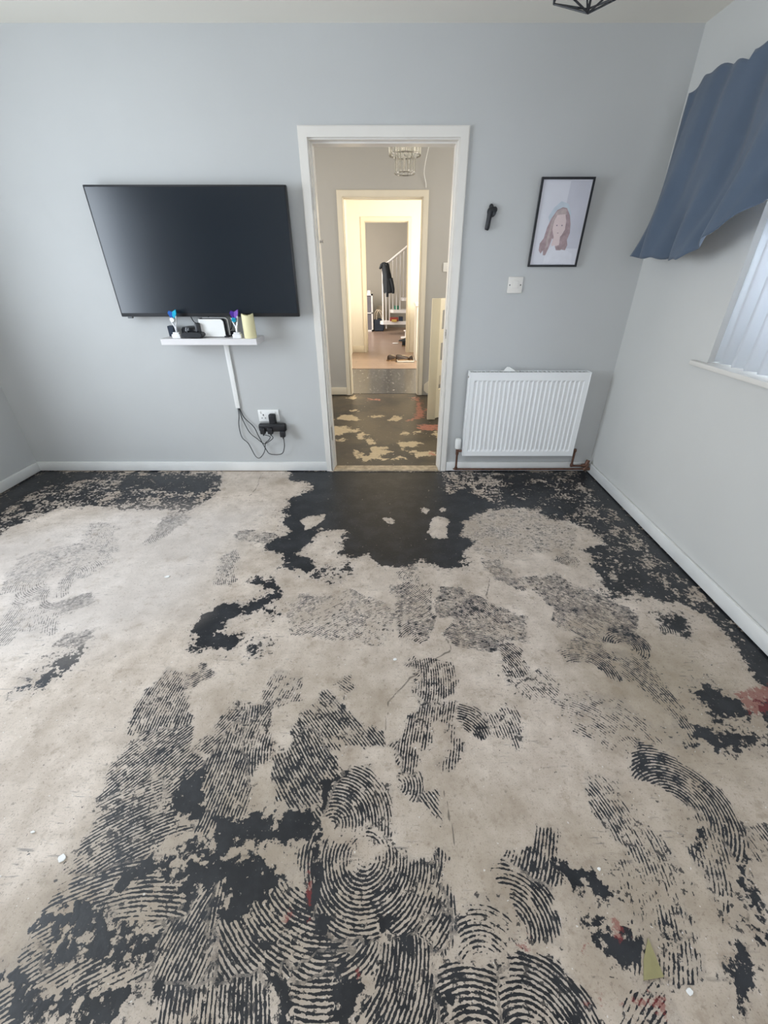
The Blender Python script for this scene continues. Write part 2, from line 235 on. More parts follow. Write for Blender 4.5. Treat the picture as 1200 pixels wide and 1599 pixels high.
RIBS=[[0.55,[[-0.841,0.434],[-0.852,0.631],[-0.712,0.676],[-0.579,0.549],[-0.694,0.465],[-0.819,0.426]],[[-0.84,0.47],[-0.75,0.534],[-0.633,0.589]]],[0.5,[[-0.858,0.64],[-0.851,0.807],[-0.7,0.829],[-0.551,0.667],[-0.666,0.581]],[[-0.804,0.581],[-0.732,0.676],[-0.655,0.775]]],[0.55,[[-0.828,0.309],[-0.83,0.43],[-0.666,0.476],[-0.508,0.424],[-0.555,0.352],[-0.741,0.289]],[[-0.83,0.352],[-0.721,0.399],[-0.554,0.417]]],[0.5,[[-0.872,0.223],[-0.828,0.309],[-0.708,0.352],[-0.545,0.363],[-0.538,0.289],[-0.686,0.25],[-0.794,0.21],[-0.836,0.181]],[[-0.815,0.236],[-0.726,0.289],[-0.585,0.352]]],[0.55,[[-0.561,0.549],[-0.596,0.704],[-0.533,0.852],[-0.455,0.704],[-0.41,0.557]],[[-0.519,0.581],[-0.512,0.667],[-0.507,0.785]]],[0.5,[[-0.448,0.649],[-0.508,0.807],[-0.448,0.95],[-0.401,0.807],[-0.39,0.724],[-0.425,0.704]],[[-0.473,0.764],[-0.472,0.829],[-0.45,0.912]]],[0.6,[[-0.375,0.744],[-0.291,0.852],[-0.154,0.704],[-0.201,0.549],[-0.263,0.589],[-0.335,0.623]],[[-0.351,0.775],[-0.279,0.676],[-0.219,0.606]]],[0.6,[[-0.165,0.714],[-0.105,0.714],[-0.023,0.631],[0.0,0.534],[-0.093,0.549],[-0.188,0.581]],[[-0.143,0.695],[-0.052,0.64],[-0.022,0.549]]],[0.6,[[-0.226,0.534],[-0.091,0.519],[-0.021,0.497],[0.014,0.47],[0.114,0.463],[0.122,0.375],[0.056,0.309],[-0.062,0.309],[-0.173,0.363],[-0.239,0.424]],[[-0.17,0.449],[-0.066,0.375],[0.03,0.463]]],[0.6,[[-0.422,0.289],[-0.368,0.417],[-0.292,0.405],[-0.189,0.363],[-0.108,0.33],[-0.076,0.299],[-0.191,0.289],[-0.27,0.259],[-0.397,0.259]],[[-0.354,0.399],[-0.273,0.33],[-0.149,0.299]]],[0.6,[[-0.241,0.319],[-0.108,0.325],[-0.032,0.309],[-0.017,0.269],[-0.129,0.255],[-0.222,0.264]],[[-0.22,0.289],[-0.145,0.267],[-0.076,0.294]]],[0.55,[[-0.493,0.259],[-0.277,0.259],[-0.268,0.177],[-0.515,0.177]],[[-0.417,0.375],[-0.401,0.289],[-0.377,0.189]]],[0.55,[[-0.538,0.259],[-0.568,0.363],[-0.45,0.399],[-0.412,0.319],[-0.439,0.259]],[[-0.466,0.399],[-0.489,0.341],[-0.507,0.269]]],[0.5,[[-0.412,0.319],[-0.442,0.399],[-0.327,0.387],[-0.291,0.259],[-0.439,0.259]],[[-0.392,0.393],[-0.382,0.33],[-0.362,0.259]]],[0.6,[[-0.196,0.255],[-0.108,0.255],[-0.106,0.177],[-0.184,0.177]],[[-0.188,0.232],[-0.153,0.23],[-0.112,0.232]]],[0.7,[[-0.018,0.299],[0.079,0.325],[0.078,0.25],[0.082,0.177],[-0.041,0.177],[-0.049,0.259]],[[0.071,0.319],[0.06,0.25],[0.037,0.198]]],[0.55,[[0.013,0.399],[0.046,0.443],[0.127,0.47],[0.115,0.309],[0.042,0.319],[0.012,0.341]],[[0.02,0.352],[0.069,0.399],[0.101,0.463]]],[0.35,[[0.095,0.436],[0.137,0.436],[0.125,0.309],[0.085,0.309]],[[0.112,0.436],[0.103,0.375],[0.1,0.309]]],[0.6,[[0.275,0.443],[0.314,0.456],[0.373,0.405],[0.388,0.321],[0.331,0.317],[0.317,0.375],[0.271,0.411]],[[0.285,0.436],[0.356,0.399],[0.374,0.325]]],[0.5,[[0.332,0.474],[0.407,0.483],[0.43,0.546],[0.455,0.534],[0.428,0.424],[0.392,0.411],[0.361,0.443]],[[0.449,0.534],[0.417,0.463],[0.383,0.411]]],[0.55,[[0.075,0.264],[0.156,0.289],[0.24,0.289],[0.222,0.177],[0.075,0.177]],[[0.079,0.232],[0.159,0.259],[0.233,0.245]]],[0.6,[[0.244,0.294],[0.289,0.299],[0.347,0.274],[0.405,0.241],[0.423,0.177],[0.227,0.177]],[[0.251,0.259],[0.33,0.245],[0.375,0.198]]],[0.3,[[0.134,0.341],[0.236,0.399],[0.285,0.352],[0.266,0.325],[0.176,0.319]],[[0.155,0.33],[0.217,0.343],[0.259,0.325]]],[0.2,[[0.61,0.685],[0.685,0.676],[0.705,0.565],[0.744,0.49],[0.68,0.341],[0.583,0.33],[0.583,0.424],[0.641,0.49],[0.611,0.597]],[[0.62,0.685],[0.672,0.534],[0.667,0.399]]],[0.2,[[0.607,0.424],[0.729,0.424],[0.665,0.269],[0.546,0.259]],[[0.669,0.463],[0.638,0.375],[0.597,0.289]]],[0.6,[[0.77,0.748],[0.836,0.775],[0.916,0.734],[0.961,0.649],[0.967,0.549],[0.945,0.483],[0.907,0.49],[0.898,0.581],[0.854,0.631],[0.759,0.667]],[[0.799,0.744],[0.946,0.685],[0.952,0.505]]],[0.3,[[0.89,0.597],[0.925,0.581],[0.879,0.463],[0.817,0.363],[0.778,0.363],[0.83,0.49]],[[0.888,0.581],[0.863,0.476],[0.818,0.387]]],[0.3,[[0.978,0.565],[1.098,0.534],[1.006,0.424],[0.94,0.476]],[[0.978,0.565],[0.987,0.505],[0.988,0.463]]],[0.35,[[0.458,0.177],[0.518,0.245],[0.583,0.25],[0.568,0.177]],[[0.474,0.198],[0.518,0.232],[0.56,0.259]]],[0.4,[[0.012,0.704],[0.086,0.708],[0.103,0.658],[0.063,0.626],[0.031,0.64]],[[0.032,0.695],[0.055,0.667],[0.05,0.631]]],[0.3,[[0.013,0.785],[0.09,0.775],[0.077,0.72],[0.016,0.724]],[[0.026,0.724],[0.048,0.754],[0.07,0.781]]],[0.3,[[0.102,0.645],[0.149,0.635],[0.128,0.573],[0.1,0.614]],[[0.107,0.631],[0.119,0.614],[0.132,0.597]]],[0.45,[[-0.859,0.79],[-0.901,0.977],[-0.877,1.076],[-0.794,1.047],[-0.704,0.876],[-0.763,0.802]],[[-0.841,0.829],[-0.845,0.925],[-0.837,1.032]]],[0.45,[[-0.799,1.047],[-0.745,1.097],[-0.707,1.032],[-0.748,0.996]],[[-0.777,1.018],[-0.753,1.038],[-0.726,1.061]]],[0.45,[[-0.63,0.775],[-0.599,0.852],[-0.568,0.925],[-0.531,0.9],[-0.529,0.807],[-0.588,0.764]],[[-0.628,0.785],[-0.593,0.834],[-0.553,0.912]]],[0.35,[[-0.566,0.925],[-0.462,0.93],[-0.438,0.825],[-0.52,0.825]],[[-0.522,0.925],[-0.512,0.876],[-0.515,0.829]]],[0.2,[[-0.473,0.937],[-0.452,1.061],[-0.345,1.047],[-0.341,0.937]],[[-0.448,0.95],[-0.433,1.004],[-0.422,1.061]]],[0.5,[[-0.339,0.768],[-0.304,0.9],[-0.242,0.977],[-0.189,0.925],[-0.115,0.864],[-0.043,0.829],[-0.025,0.768]],[[-0.306,0.937],[-0.25,0.876],[-0.173,0.785]]],[0.45,[[-0.188,1.01],[-0.151,1.027],[-0.128,0.982],[-0.158,0.966]],[[-0.187,1.015],[-0.161,0.996],[-0.133,0.977]]],[0.3,[[-1.778,1.455],[-1.908,1.643],[-1.874,1.738],[-1.768,1.695],[-1.674,1.477],[-1.726,1.438]],[[-1.777,1.477],[-1.868,1.643],[-1.845,1.722]]],[0.6,[[-1.703,1.499],[-1.679,1.517],[-1.579,1.442],[-1.472,1.508],[-1.405,1.446],[-1.483,1.367],[-1.596,1.404]],[[-1.697,1.508],[-1.549,1.4],[-1.434,1.463]]],[0.35,[[-1.598,1.508],[-1.69,1.669],[-1.671,1.749],[-1.624,1.669],[-1.558,1.522]],[[-1.589,1.522],[-1.646,1.643],[-1.659,1.722]]],[0.3,[[-1.707,1.222],[-1.732,1.371],[-1.748,1.455],[-1.614,1.275],[-1.611,1.187]],[[-1.697,1.275],[-1.718,1.371],[-1.737,1.433]]],[0.2,[[-1.599,1.257],[-1.675,1.392],[-1.558,1.392],[-1.475,1.275]],[[-1.572,1.275],[-1.601,1.332],[-1.632,1.412]]],[0.5,[[-1.376,1.204],[-1.384,1.264],[-1.295,1.275],[-1.284,1.229],[-1.322,1.204]],[[-1.383,1.222],[-1.34,1.239],[-1.297,1.257]]],[0.2,[[-1.881,1.499],[-2.029,1.806],[-1.759,1.928],[-1.551,1.853],[-1.542,1.643],[-1.738,1.643]],[[-1.881,1.499],[-1.882,1.749],[-1.647,1.865]]],[0.15,[[-1.591,1.643],[-1.852,2.133],[-1.695,2.118],[-1.49,1.749]],[[-1.558,1.669],[-1.629,1.865],[-1.713,2.096]]],[0.45,[[-1.408,1.928],[-1.445,2.224],[-1.421,2.304],[-1.263,2.224],[-1.296,2.118],[-1.357,1.928]],[[-1.41,1.96],[-1.419,2.17],[-1.313,2.247]]],[0.3,[[-0.901,1.96],[-0.903,2.061],[-0.686,2.047],[-0.67,1.953]],[[-0.909,2.006],[-0.796,2.006],[-0.683,2.006]]],[0.2,[[-0.861,1.593],[-0.92,1.806],[-0.881,1.878],[-0.818,1.749],[-0.806,1.593]],[[-0.847,1.618],[-0.866,1.749],[-0.87,1.865]]],[0.35,[[0.003,1.363],[0.025,1.554],[0.191,1.583],[0.197,1.371]],[[0.018,1.412],[0.099,1.455],[0.2,1.569]]],[0.35,[[0.036,1.257],[0.052,1.351],[0.181,1.351],[0.176,1.294],[0.103,1.222]],[[0.05,1.275],[0.107,1.313],[0.179,1.324]]],[0.45,[[0.221,1.371],[0.252,1.559],[0.356,1.554],[0.437,1.455],[0.418,1.371]],[[0.242,1.522],[0.347,1.499],[0.433,1.433]]],[0.35,[[0.429,1.371],[0.452,1.455],[0.521,1.392],[0.604,1.351],[0.548,1.222],[0.45,1.204],[0.416,1.275]],[[0.448,1.433],[0.512,1.351],[0.587,1.313]]],[0.4,[[0.239,1.257],[0.268,1.359],[0.421,1.359],[0.432,1.222],[0.413,1.181],[0.328,1.194]],[[0.248,1.313],[0.341,1.275],[0.44,1.257]]],[0.4,[[0.442,1.181],[0.532,1.161],[0.524,1.061],[0.478,1.055]],[[0.45,1.171],[0.483,1.122],[0.504,1.061]]],[0.2,[[0.042,1.618],[0.061,1.722],[0.145,1.722],[0.128,1.593]],[[0.052,1.643],[0.093,1.695],[0.144,1.706]]],[0.25,[[0.49,1.76],[0.562,1.777],[0.659,1.569],[0.634,1.536],[0.494,1.695]],[[0.488,1.749],[0.588,1.669],[0.659,1.569]]],[0.4,[[0.672,1.618],[0.843,1.643],[0.987,1.522],[1.087,1.351],[1.034,1.275],[0.906,1.332],[0.717,1.455]],[[0.705,1.618],[0.876,1.477],[1.062,1.332]]],[0.4,[[0.697,1.161],[0.787,1.211],[0.882,1.154],[0.871,1.032],[0.832,1.018],[0.81,1.107],[0.716,1.129]],[[0.719,1.171],[0.823,1.138],[0.861,1.027]]],[0.6,[[0.894,1.222],[0.973,1.294],[1.062,1.275],[1.057,1.154],[1.022,1.122],[0.964,1.187]],[[0.899,1.222],[1.011,1.257],[1.035,1.138]]],[0.3,[[0.914,1.138],[1.022,1.122],[1.039,0.977],[1.028,0.829],[0.982,0.807],[0.962,0.925],[0.9,1.032]],[[0.919,1.122],[0.991,0.977],[1.017,0.829]]],[0.25,[[0.747,1.455],[0.952,1.371],[0.967,1.222],[0.871,1.187],[0.743,1.275]],[[0.763,1.412],[0.862,1.294],[0.945,1.204]]],[0.4,[[0.88,1.772],[0.947,1.841],[0.997,1.772],[0.956,1.727]],[[0.895,1.794],[0.956,1.818],[0.991,1.772]]],[0.45,[[0.096,1.091],[0.16,1.107],[0.227,1.091],[0.214,0.963],[0.146,0.932],[0.1,0.95]],[[0.172,1.091],[0.17,1.018],[0.158,0.937]]],[0.3,[[0.07,1.076],[0.11,1.116],[0.134,1.091],[0.092,1.015]],[[0.069,1.047],[0.1,1.076],[0.122,1.107]]],[0.5,[[0.032,0.71],[0.063,0.876],[0.099,0.92],[0.212,0.912],[0.211,0.724],[0.156,0.704],[0.194,0.852],[0.117,0.857],[0.077,0.714]],[[0.075,0.9],[0.056,0.807],[0.041,0.724]]],[0.55,[[0.234,0.92],[0.305,0.92],[0.331,0.876],[0.345,0.807],[0.296,0.807],[0.237,0.876]],[[0.242,0.912],[0.308,0.876],[0.339,0.807]]],[0.2,[[0.347,0.9],[0.426,0.9],[0.432,0.796],[0.358,0.796]],[[0.358,0.9],[0.37,0.852],[0.379,0.796]]],[0.12,[[0.46,1.032],[0.629,1.061],[0.603,0.95],[0.459,0.937]],[[0.488,1.047],[0.521,0.99],[0.552,0.937]]],[0.08,[[0.441,2.247],[0.787,2.329],[1.105,2.17],[1.027,1.865],[0.518,1.818],[0.394,1.928]],[[0.413,2.061],[0.749,2.026],[1.051,1.928]]],[0.3,[[1.172,1.324],[1.233,1.332],[1.209,1.257],[1.149,1.257]],[[1.185,1.332],[1.192,1.294],[1.176,1.257]]],[0.12,[[-0.523,1.477],[-0.161,1.522],[0.023,1.392],[-0.059,1.222],[-0.39,1.257]],[[-0.449,1.275],[-0.325,1.371],[-0.158,1.477]]],[0.1,[[0.588,0.977],[0.813,0.95],[0.896,0.807],[0.799,0.744],[0.626,0.829]],[[0.603,0.95],[0.733,0.876],[0.809,0.764]]]]
RED=[[[0.533,0.369],[0.556,0.352],[0.563,0.335],[0.54,0.319],[0.52,0.325],[0.515,0.346]],[[0.292,0.319],[0.318,0.321],[0.316,0.312],[0.295,0.309]],[[-0.095,0.272],[-0.077,0.274],[-0.079,0.264],[-0.092,0.263]],[[-0.267,0.369],[-0.244,0.375],[-0.236,0.352],[-0.256,0.341]],[[0.402,0.232],[0.584,0.227],[0.581,0.223],[0.406,0.225]],[[1.264,0.977],[1.512,1.032],[1.404,0.876],[1.256,0.888]],[[0.56,0.245],[0.588,0.223],[0.567,0.198],[0.551,0.205]],[[0.434,0.314],[0.449,0.314],[0.445,0.294],[0.431,0.297]],[[-0.224,0.476],[-0.195,0.399],[-0.195,0.352],[-0.207,0.363]]]
OLIVE=[[[0.598,0.324],[0.6,0.263],[0.553,0.258],[0.569,0.289]]]
DIRT_SHEEN=[[0.6,[[0.448,0.614],[0.778,0.704],[1.212,0.649],[0.814,0.177],[0.347,0.177],[0.316,0.341]]],[0.8,[[0.923,1.371],[1.318,1.222],[1.374,0.95],[1.164,0.614],[0.919,0.614],[0.799,0.744],[0.704,1.032]]],[0.5,[[0.058,0.744],[0.368,0.667],[0.459,0.399],[0.647,0.198],[0.036,0.177],[-0.087,0.463]]],[0.6,[[-0.972,0.289],[-0.642,0.744],[-0.24,0.807],[-0.098,0.614],[0.041,0.289],[0.036,0.177],[-0.871,0.177]]],[0.4,[[-0.701,1.061],[-0.031,1.154],[0.197,0.876],[-0.024,0.704],[-0.626,0.704]]],[-1.0,[[-2.452,1.928],[-1.749,2.371],[-0.815,2.371],[-0.905,1.371],[-1.206,1.154],[-1.67,1.061]]]]  # brown dirt; the negative area paints window sheen on the left floor
CRACKS=[[[-0.026,0.829],[-0.005,0.937],[0.031,0.99],[0.094,1.061],[0.143,1.107],[0.23,1.161],[0.242,1.187],[0.23,1.229]],[[0.155,0.64],[0.178,0.497]],[[0.45,1.477],[0.485,1.569],[0.49,1.643]],[[-0.983,2.506],[-0.977,2.673],[-0.999,2.893]],[[-2.557,2.928],[-2.515,2.602]]]
JOINTS=[[[-0.702,0.481],[-0.089,0.481]],[[-0.777,0.259],[-0.073,0.261]],[[0.068,0.265],[0.449,0.262]],[[0.449,0.262],[0.799,0.259]],[[0.868,0.483],[1.002,0.481]],[[0.931,0.449],[0.733,0.198]],[[-0.129,0.714],[-0.173,0.614],[-0.199,0.476],[-0.225,0.352],[-0.228,0.259],[-0.228,0.198]],[[-0.837,0.434],[-0.852,0.631],[-0.851,0.807],[-0.901,0.977]]]
HALL_PATCHES=[[[-0.617,4.206],[-0.551,4.367],[-0.466,4.391],[-0.342,4.274],[-0.35,4.183],[-0.491,4.206],[-0.605,4.219]],[[-0.595,3.971],[-0.445,4.004],[-0.431,3.93],[-0.318,3.911],[-0.307,3.852],[-0.427,3.813],[-0.519,3.72],[-0.559,3.684]],[[-0.32,3.757],[-0.26,3.813],[-0.242,3.72],[-0.291,3.702],[-0.238,3.648],[-0.15,3.613],[-0.134,3.495],[-0.218,3.495],[-0.249,3.631],[-0.314,3.666]],[[-0.328,3.367],[-0.29,3.336],[-0.228,3.246],[-0.162,3.306],[-0.179,3.43],[-0.049,3.414],[-0.095,3.367],[0.01,3.306],[-0.047,3.261],[-0.104,3.276],[-0.091,3.203],[-0.024,3.189],[-0.035,3.147],[-0.135,3.189],[-0.197,3.092],[-0.256,3.161],[-0.271,3.217],[-0.309,3.276]],[[0.047,3.562],[0.095,3.562],[0.205,3.562],[0.281,3.511],[0.224,3.462],[0.14,3.446],[0.103,3.382],[0.094,3.478],[0.052,3.511]],[[0.093,3.757],[0.141,3.852],[0.19,3.794],[0.175,3.739],[0.137,3.72]],[[0.224,3.833],[0.259,3.871],[0.288,3.813],[0.24,3.768]],[[0.102,3.351],[0.217,3.321],[0.298,3.336],[0.376,3.306],[0.371,3.246],[0.281,3.246],[0.232,3.194],[0.192,3.276]],[[-0.013,3.175],[0.043,3.232],[0.126,3.189],[0.12,3.161],[0.042,3.161],[-0.002,3.133]],[[-0.245,4.32],[-0.118,4.367],[-0.059,4.32],[-0.201,4.283]],[[-0.487,4.54],[-0.393,4.576],[-0.373,4.515],[-0.443,4.465]],[[-0.554,5.092],[-0.469,5.167],[-0.427,5.043],[-0.505,5.0]],[[0.394,3.776],[0.451,3.833],[0.431,3.631],[0.397,3.666]],[[-0.507,3.613],[-0.437,3.648],[-0.414,3.603],[-0.491,3.579]],[[-0.023,4.183],[0.026,4.344],[0.127,4.344],[0.081,4.183]]]
HALL_RED=[[[0.241,4.32],[0.288,4.671],[0.287,4.952],[0.194,5.073],[0.328,5.123],[0.368,4.725],[0.376,4.416],[0.338,4.274],[0.262,4.183],[0.15,4.139]],[[0.276,4.054],[0.501,4.075],[0.48,3.871],[0.285,3.871],[0.262,3.93]],[[0.271,3.276],[0.366,3.321],[0.365,3.246]],[[-0.296,5.043],[-0.1,5.0],[-0.13,4.923],[-0.276,4.964]]]
def sd_poly(px, py, poly):
    """signed distance, positive inside"""
    n = len(poly); d = np.full(px.shape, 1e9); inside = np.zeros(px.shape, bool)
    for i in range(n):
        ax, ay = poly[i]; bx, by = poly[(i+1) % n]; ex, ey = bx-ax, by-ay; L2 = ex*ex+ey*ey+1e-12
        t = np.clip(((px-ax)*ex+(py-ay)*ey)/L2, 0, 1)
        d = np.minimum(d, (px-ax-ex*t)**2+(py-ay-ey*t)**2)
        c = ((ay > py) != (by > py)) & (px < ex*(py-ay)/(ey if ey else 1e-12)+ax); inside ^= c
    d = np.sqrt(d); return np.where(inside, d, -d)
def sd_line(px, py, pl):
    d = np.full(px.shape, 1e9)
    for (ax, ay), (bx, by) in zip(pl, pl[1:]):
        ex, ey = bx-ax, by-ay; t = np.clip(((px-ax)*ex+(py-ay)*ey)/(ex*ex+ey*ey+1e-12), 0, 1)
        d = np.minimum(d, (px-ax-ex*t)**2+(py-ay-ey*t)**2)
    return np.sqrt(d)
def circle3(p):
    (x1, y1), (x2, y2), (x3, y3) = p
    D = 2*(x1*(y2-y3)+x2*(y3-y1)+x3*(y1-y2))
    if abs(D) < 2e-4:
        dx, dy = x3-x1, y3-y1; l = math.hypot(dx, dy) or 1; return x2-dy/l*6, y2+dx/l*6
    a, b_, c = x1*x1+y1*y1, x2*x2+y2*y2, x3*x3+y3*y3
    return (a*(y2-y3)+b_*(y3-y1)+c*(y1-y2))/D, (a*(x3-x2)+b_*(x1-x3)+c*(x2-x1))/D
def grid_axis(a, b, s): return np.linspace(a, b, int(round((b-a)/s))+1)
def value_noise(x, y, s, seed):
    rng = np.random.RandomState(seed); T = rng.rand(256, 256); u, v = x/s+500, y/s+500
    i, j = np.floor(u).astype(int), np.floor(v).astype(int); fu, fv = u-i, v-j
    fu, fv = fu*fu*(3-2*fu), fv*fv*(3-2*fv); g = lambda a, b_: T[a % 256, b_ % 256]
    return (g(i, j)*(1-fu)+g(i+1, j)*fu)*(1-fv)+(g(i, j+1)*(1-fu)+g(i+1, j+1)*fu)*fv
def make_floor_mesh():
    xs = grid_axis(XL, XR, .0068); ys = np.concatenate([grid_axis(-1.4, .12, .08)[:-1], grid_axis(.12, 1.5, .0055)[:-1], grid_axis(1.5, YW, .0068)])
    X, Y = np.meshgrid(xs, ys); nx, ny = len(xs), len(ys); x, y = X.ravel(), Y.ravel()
    # hand-spread edges wander a little
    wx = x+(value_noise(x, y, .07, 1)-.5)*.05+(value_noise(x, y, .02, 3)-.5)*.018
    wy = y+(value_noise(x, y, .07, 2)-.5)*.05+(value_noise(x, y, .02, 4)-.5)*.018
    field = np.full(x.shape, -.12); amp = np.zeros(x.shape); rad = np.zeros(x.shape); arc = np.zeros(x.shape); dirt_sheen = np.zeros(x.shape)
    red = np.full(x.shape, -.1); olive = np.full(x.shape, -.1); crack = np.full(x.shape, .05); joint = np.full(x.shape, .05)
    def sel(poly, m=.12):
        a = np.array(poly); return np.where((x > a[:, 0].min()-m) & (x < a[:, 0].max()+m) & (y > a[:, 1].min()-m) & (y < a[:, 1].max()+m))[0]
    for cov, poly, path in RIBS:
        k = sel(poly, .06); s = sd_poly(wx[k], wy[k], poly); cx, cy = circle3(path)
        top = -.030+cov*.058
        f = np.minimum(s*1.6, top); m = (f > field[k]) & (s > -.02) ; kk = k[m]
        field[kk] = f[m]; dx, dy = wx[kk]*.06+x[kk]*.94-cx, wy[kk]*.06+y[kk]*.94-cy
        R = np.hypot(dx, dy); rad[kk] = R; arc[kk] = np.arctan2(dy, dx)*np.clip(R.mean() if len(R) else 1, .05, 9); amp[kk] = np.clip((s[m]+.02)/.02, 0, 1)
    for cov, poly in SOLID:
        k = sel(poly); s = sd_poly(wx[k], wy[k], poly); top = -.014+cov*.080
        f = np.minimum(s, top); f = np.where(f < -.05, -.12, f)
        m = f > field[k]; kk = k[m]; field[kk] = f[m]; amp[kk] *= np.clip(1-(s[m]+.02)/.03, 0, 1)
    for poly in HOLES:
        k = sel(poly); s = sd_poly(wx[k], wy[k], poly); field[k] = np.minimum(field[k], -s*2.6)
    for arr, data in ((red, RED), (olive, OLIVE)):
        for poly in data:
            k = sel(poly); s = sd_poly(x[k], y[k], poly); arr[k] = np.maximum(arr[k], np.clip(s, -.1, .02))
    for arr, data in ((crack, CRACKS), (joint, JOINTS)):
        for pl in data:
            k = sel(pl, .05); jx = x[k]+(value_noise(x[k], y[k], .03, 7)-.5)*(.02 if arr is crack else .004)
            arr[k] = np.minimum(arr[k], sd_line(jx, y[k], pl))
    for cov, poly in DIRT_SHEEN:
        k = sel(poly, .3); s = sd_poly(x[k], y[k], poly); v = np.clip((s+.12)/.30, 0, 1)*cov
        dirt_sheen[k] = np.where(cov > 0, np.maximum(dirt_sheen[k], v), np.minimum(dirt_sheen[k], v)) if cov > 0 else np.where(dirt_sheen[k] <= 0.05, v, dirt_sheen[k])
    me = bpy.data.meshes.new('floor'); co = np.zeros((len(x), 3), np.float32); co[:, 0] = x; co[:, 1] = y
    i = np.arange(nx*ny).reshape(ny, nx); q = np.stack([i[:-1, :-1], i[:-1, 1:], i[1:, 1:], i[1:, :-1]], -1).reshape(-1, 4)
    me.vertices.add(len(x)); me.vertices.foreach_set('co', co.ravel())
    me.loops.add(q.size); me.loops.foreach_set('vertex_index', q.ravel().astype(np.int32))
    me.polygons.add(len(q)); me.polygons.foreach_set('loop_start', np.arange(0, q.size, 4, dtype=np.int32))
    me.polygons.foreach_set('loop_total', np.full(len(q), 4, np.int32)); me.update(); me.validate()
    for nm, v in (('coat', (field, amp, dirt_sheen)), ('comb', (rad, arc, joint)), ('marks', (red, olive, crack))):
        a = me.attributes.new(nm, 'FLOAT_VECTOR', 'POINT'); a.data.foreach_set('vector', np.stack(v, -1).astype(np.float32).ravel())
    return me
class NT:
    """small helper for writing node maths"""
    def __init__(s, t): s.N, s.L = t.nodes, t.links
    def n(s, typ, **k):
        o = s.N.new(typ)
        for a, v in k.items(): setattr(o, a, v)
        return o
    def m(s, op, a, b=None, c=None, clamp=False):
        o = s.N.new('ShaderNodeMath'); o.operation = op; o.use_clamp = clamp
        for i, v in enumerate((a, b, c)):
            if v is None: continue
            if isinstance(v, (int, float)): o.inputs[i].default_value = v
            else: s.L.new(v, o.inputs[i])
        return o.outputs[0]
    def noise(s, vec, scale, detail=4, rough=.55):
        o = s.N.new('ShaderNodeTexNoise'); o.inputs['Scale'].default_value = scale; o.inputs['Detail'].default_value = detail; o.inputs['Roughness'].default_value = rough
        s.L.new(vec, o.inputs['Vector']); return o.outputs['Fac']
    def mix(s, f, a, b, blend='MIX'):
        o = s.N.new('ShaderNodeMix'); o.data_type = 'RGBA'; o.blend_type = blend
        for i, v in ((0, f), (6, a), (7, b)):
            if isinstance(v, (int, float)): o.inputs[i].default_value = v
            elif isinstance(v, tuple): o.inputs[i].default_value = v+(1,)
            else: s.L.new(v, o.inputs[i])
        return o.outputs[2]
    def step(s, v, lo, hi):
        o = s.N.new('ShaderNodeMapRange'); o.interpolation_type = 'SMOOTHSTEP'; o.inputs[1].default_value = lo; o.inputs[2].default_value = hi
        s.L.new(v, o.inputs[0]); return o.outputs[0]
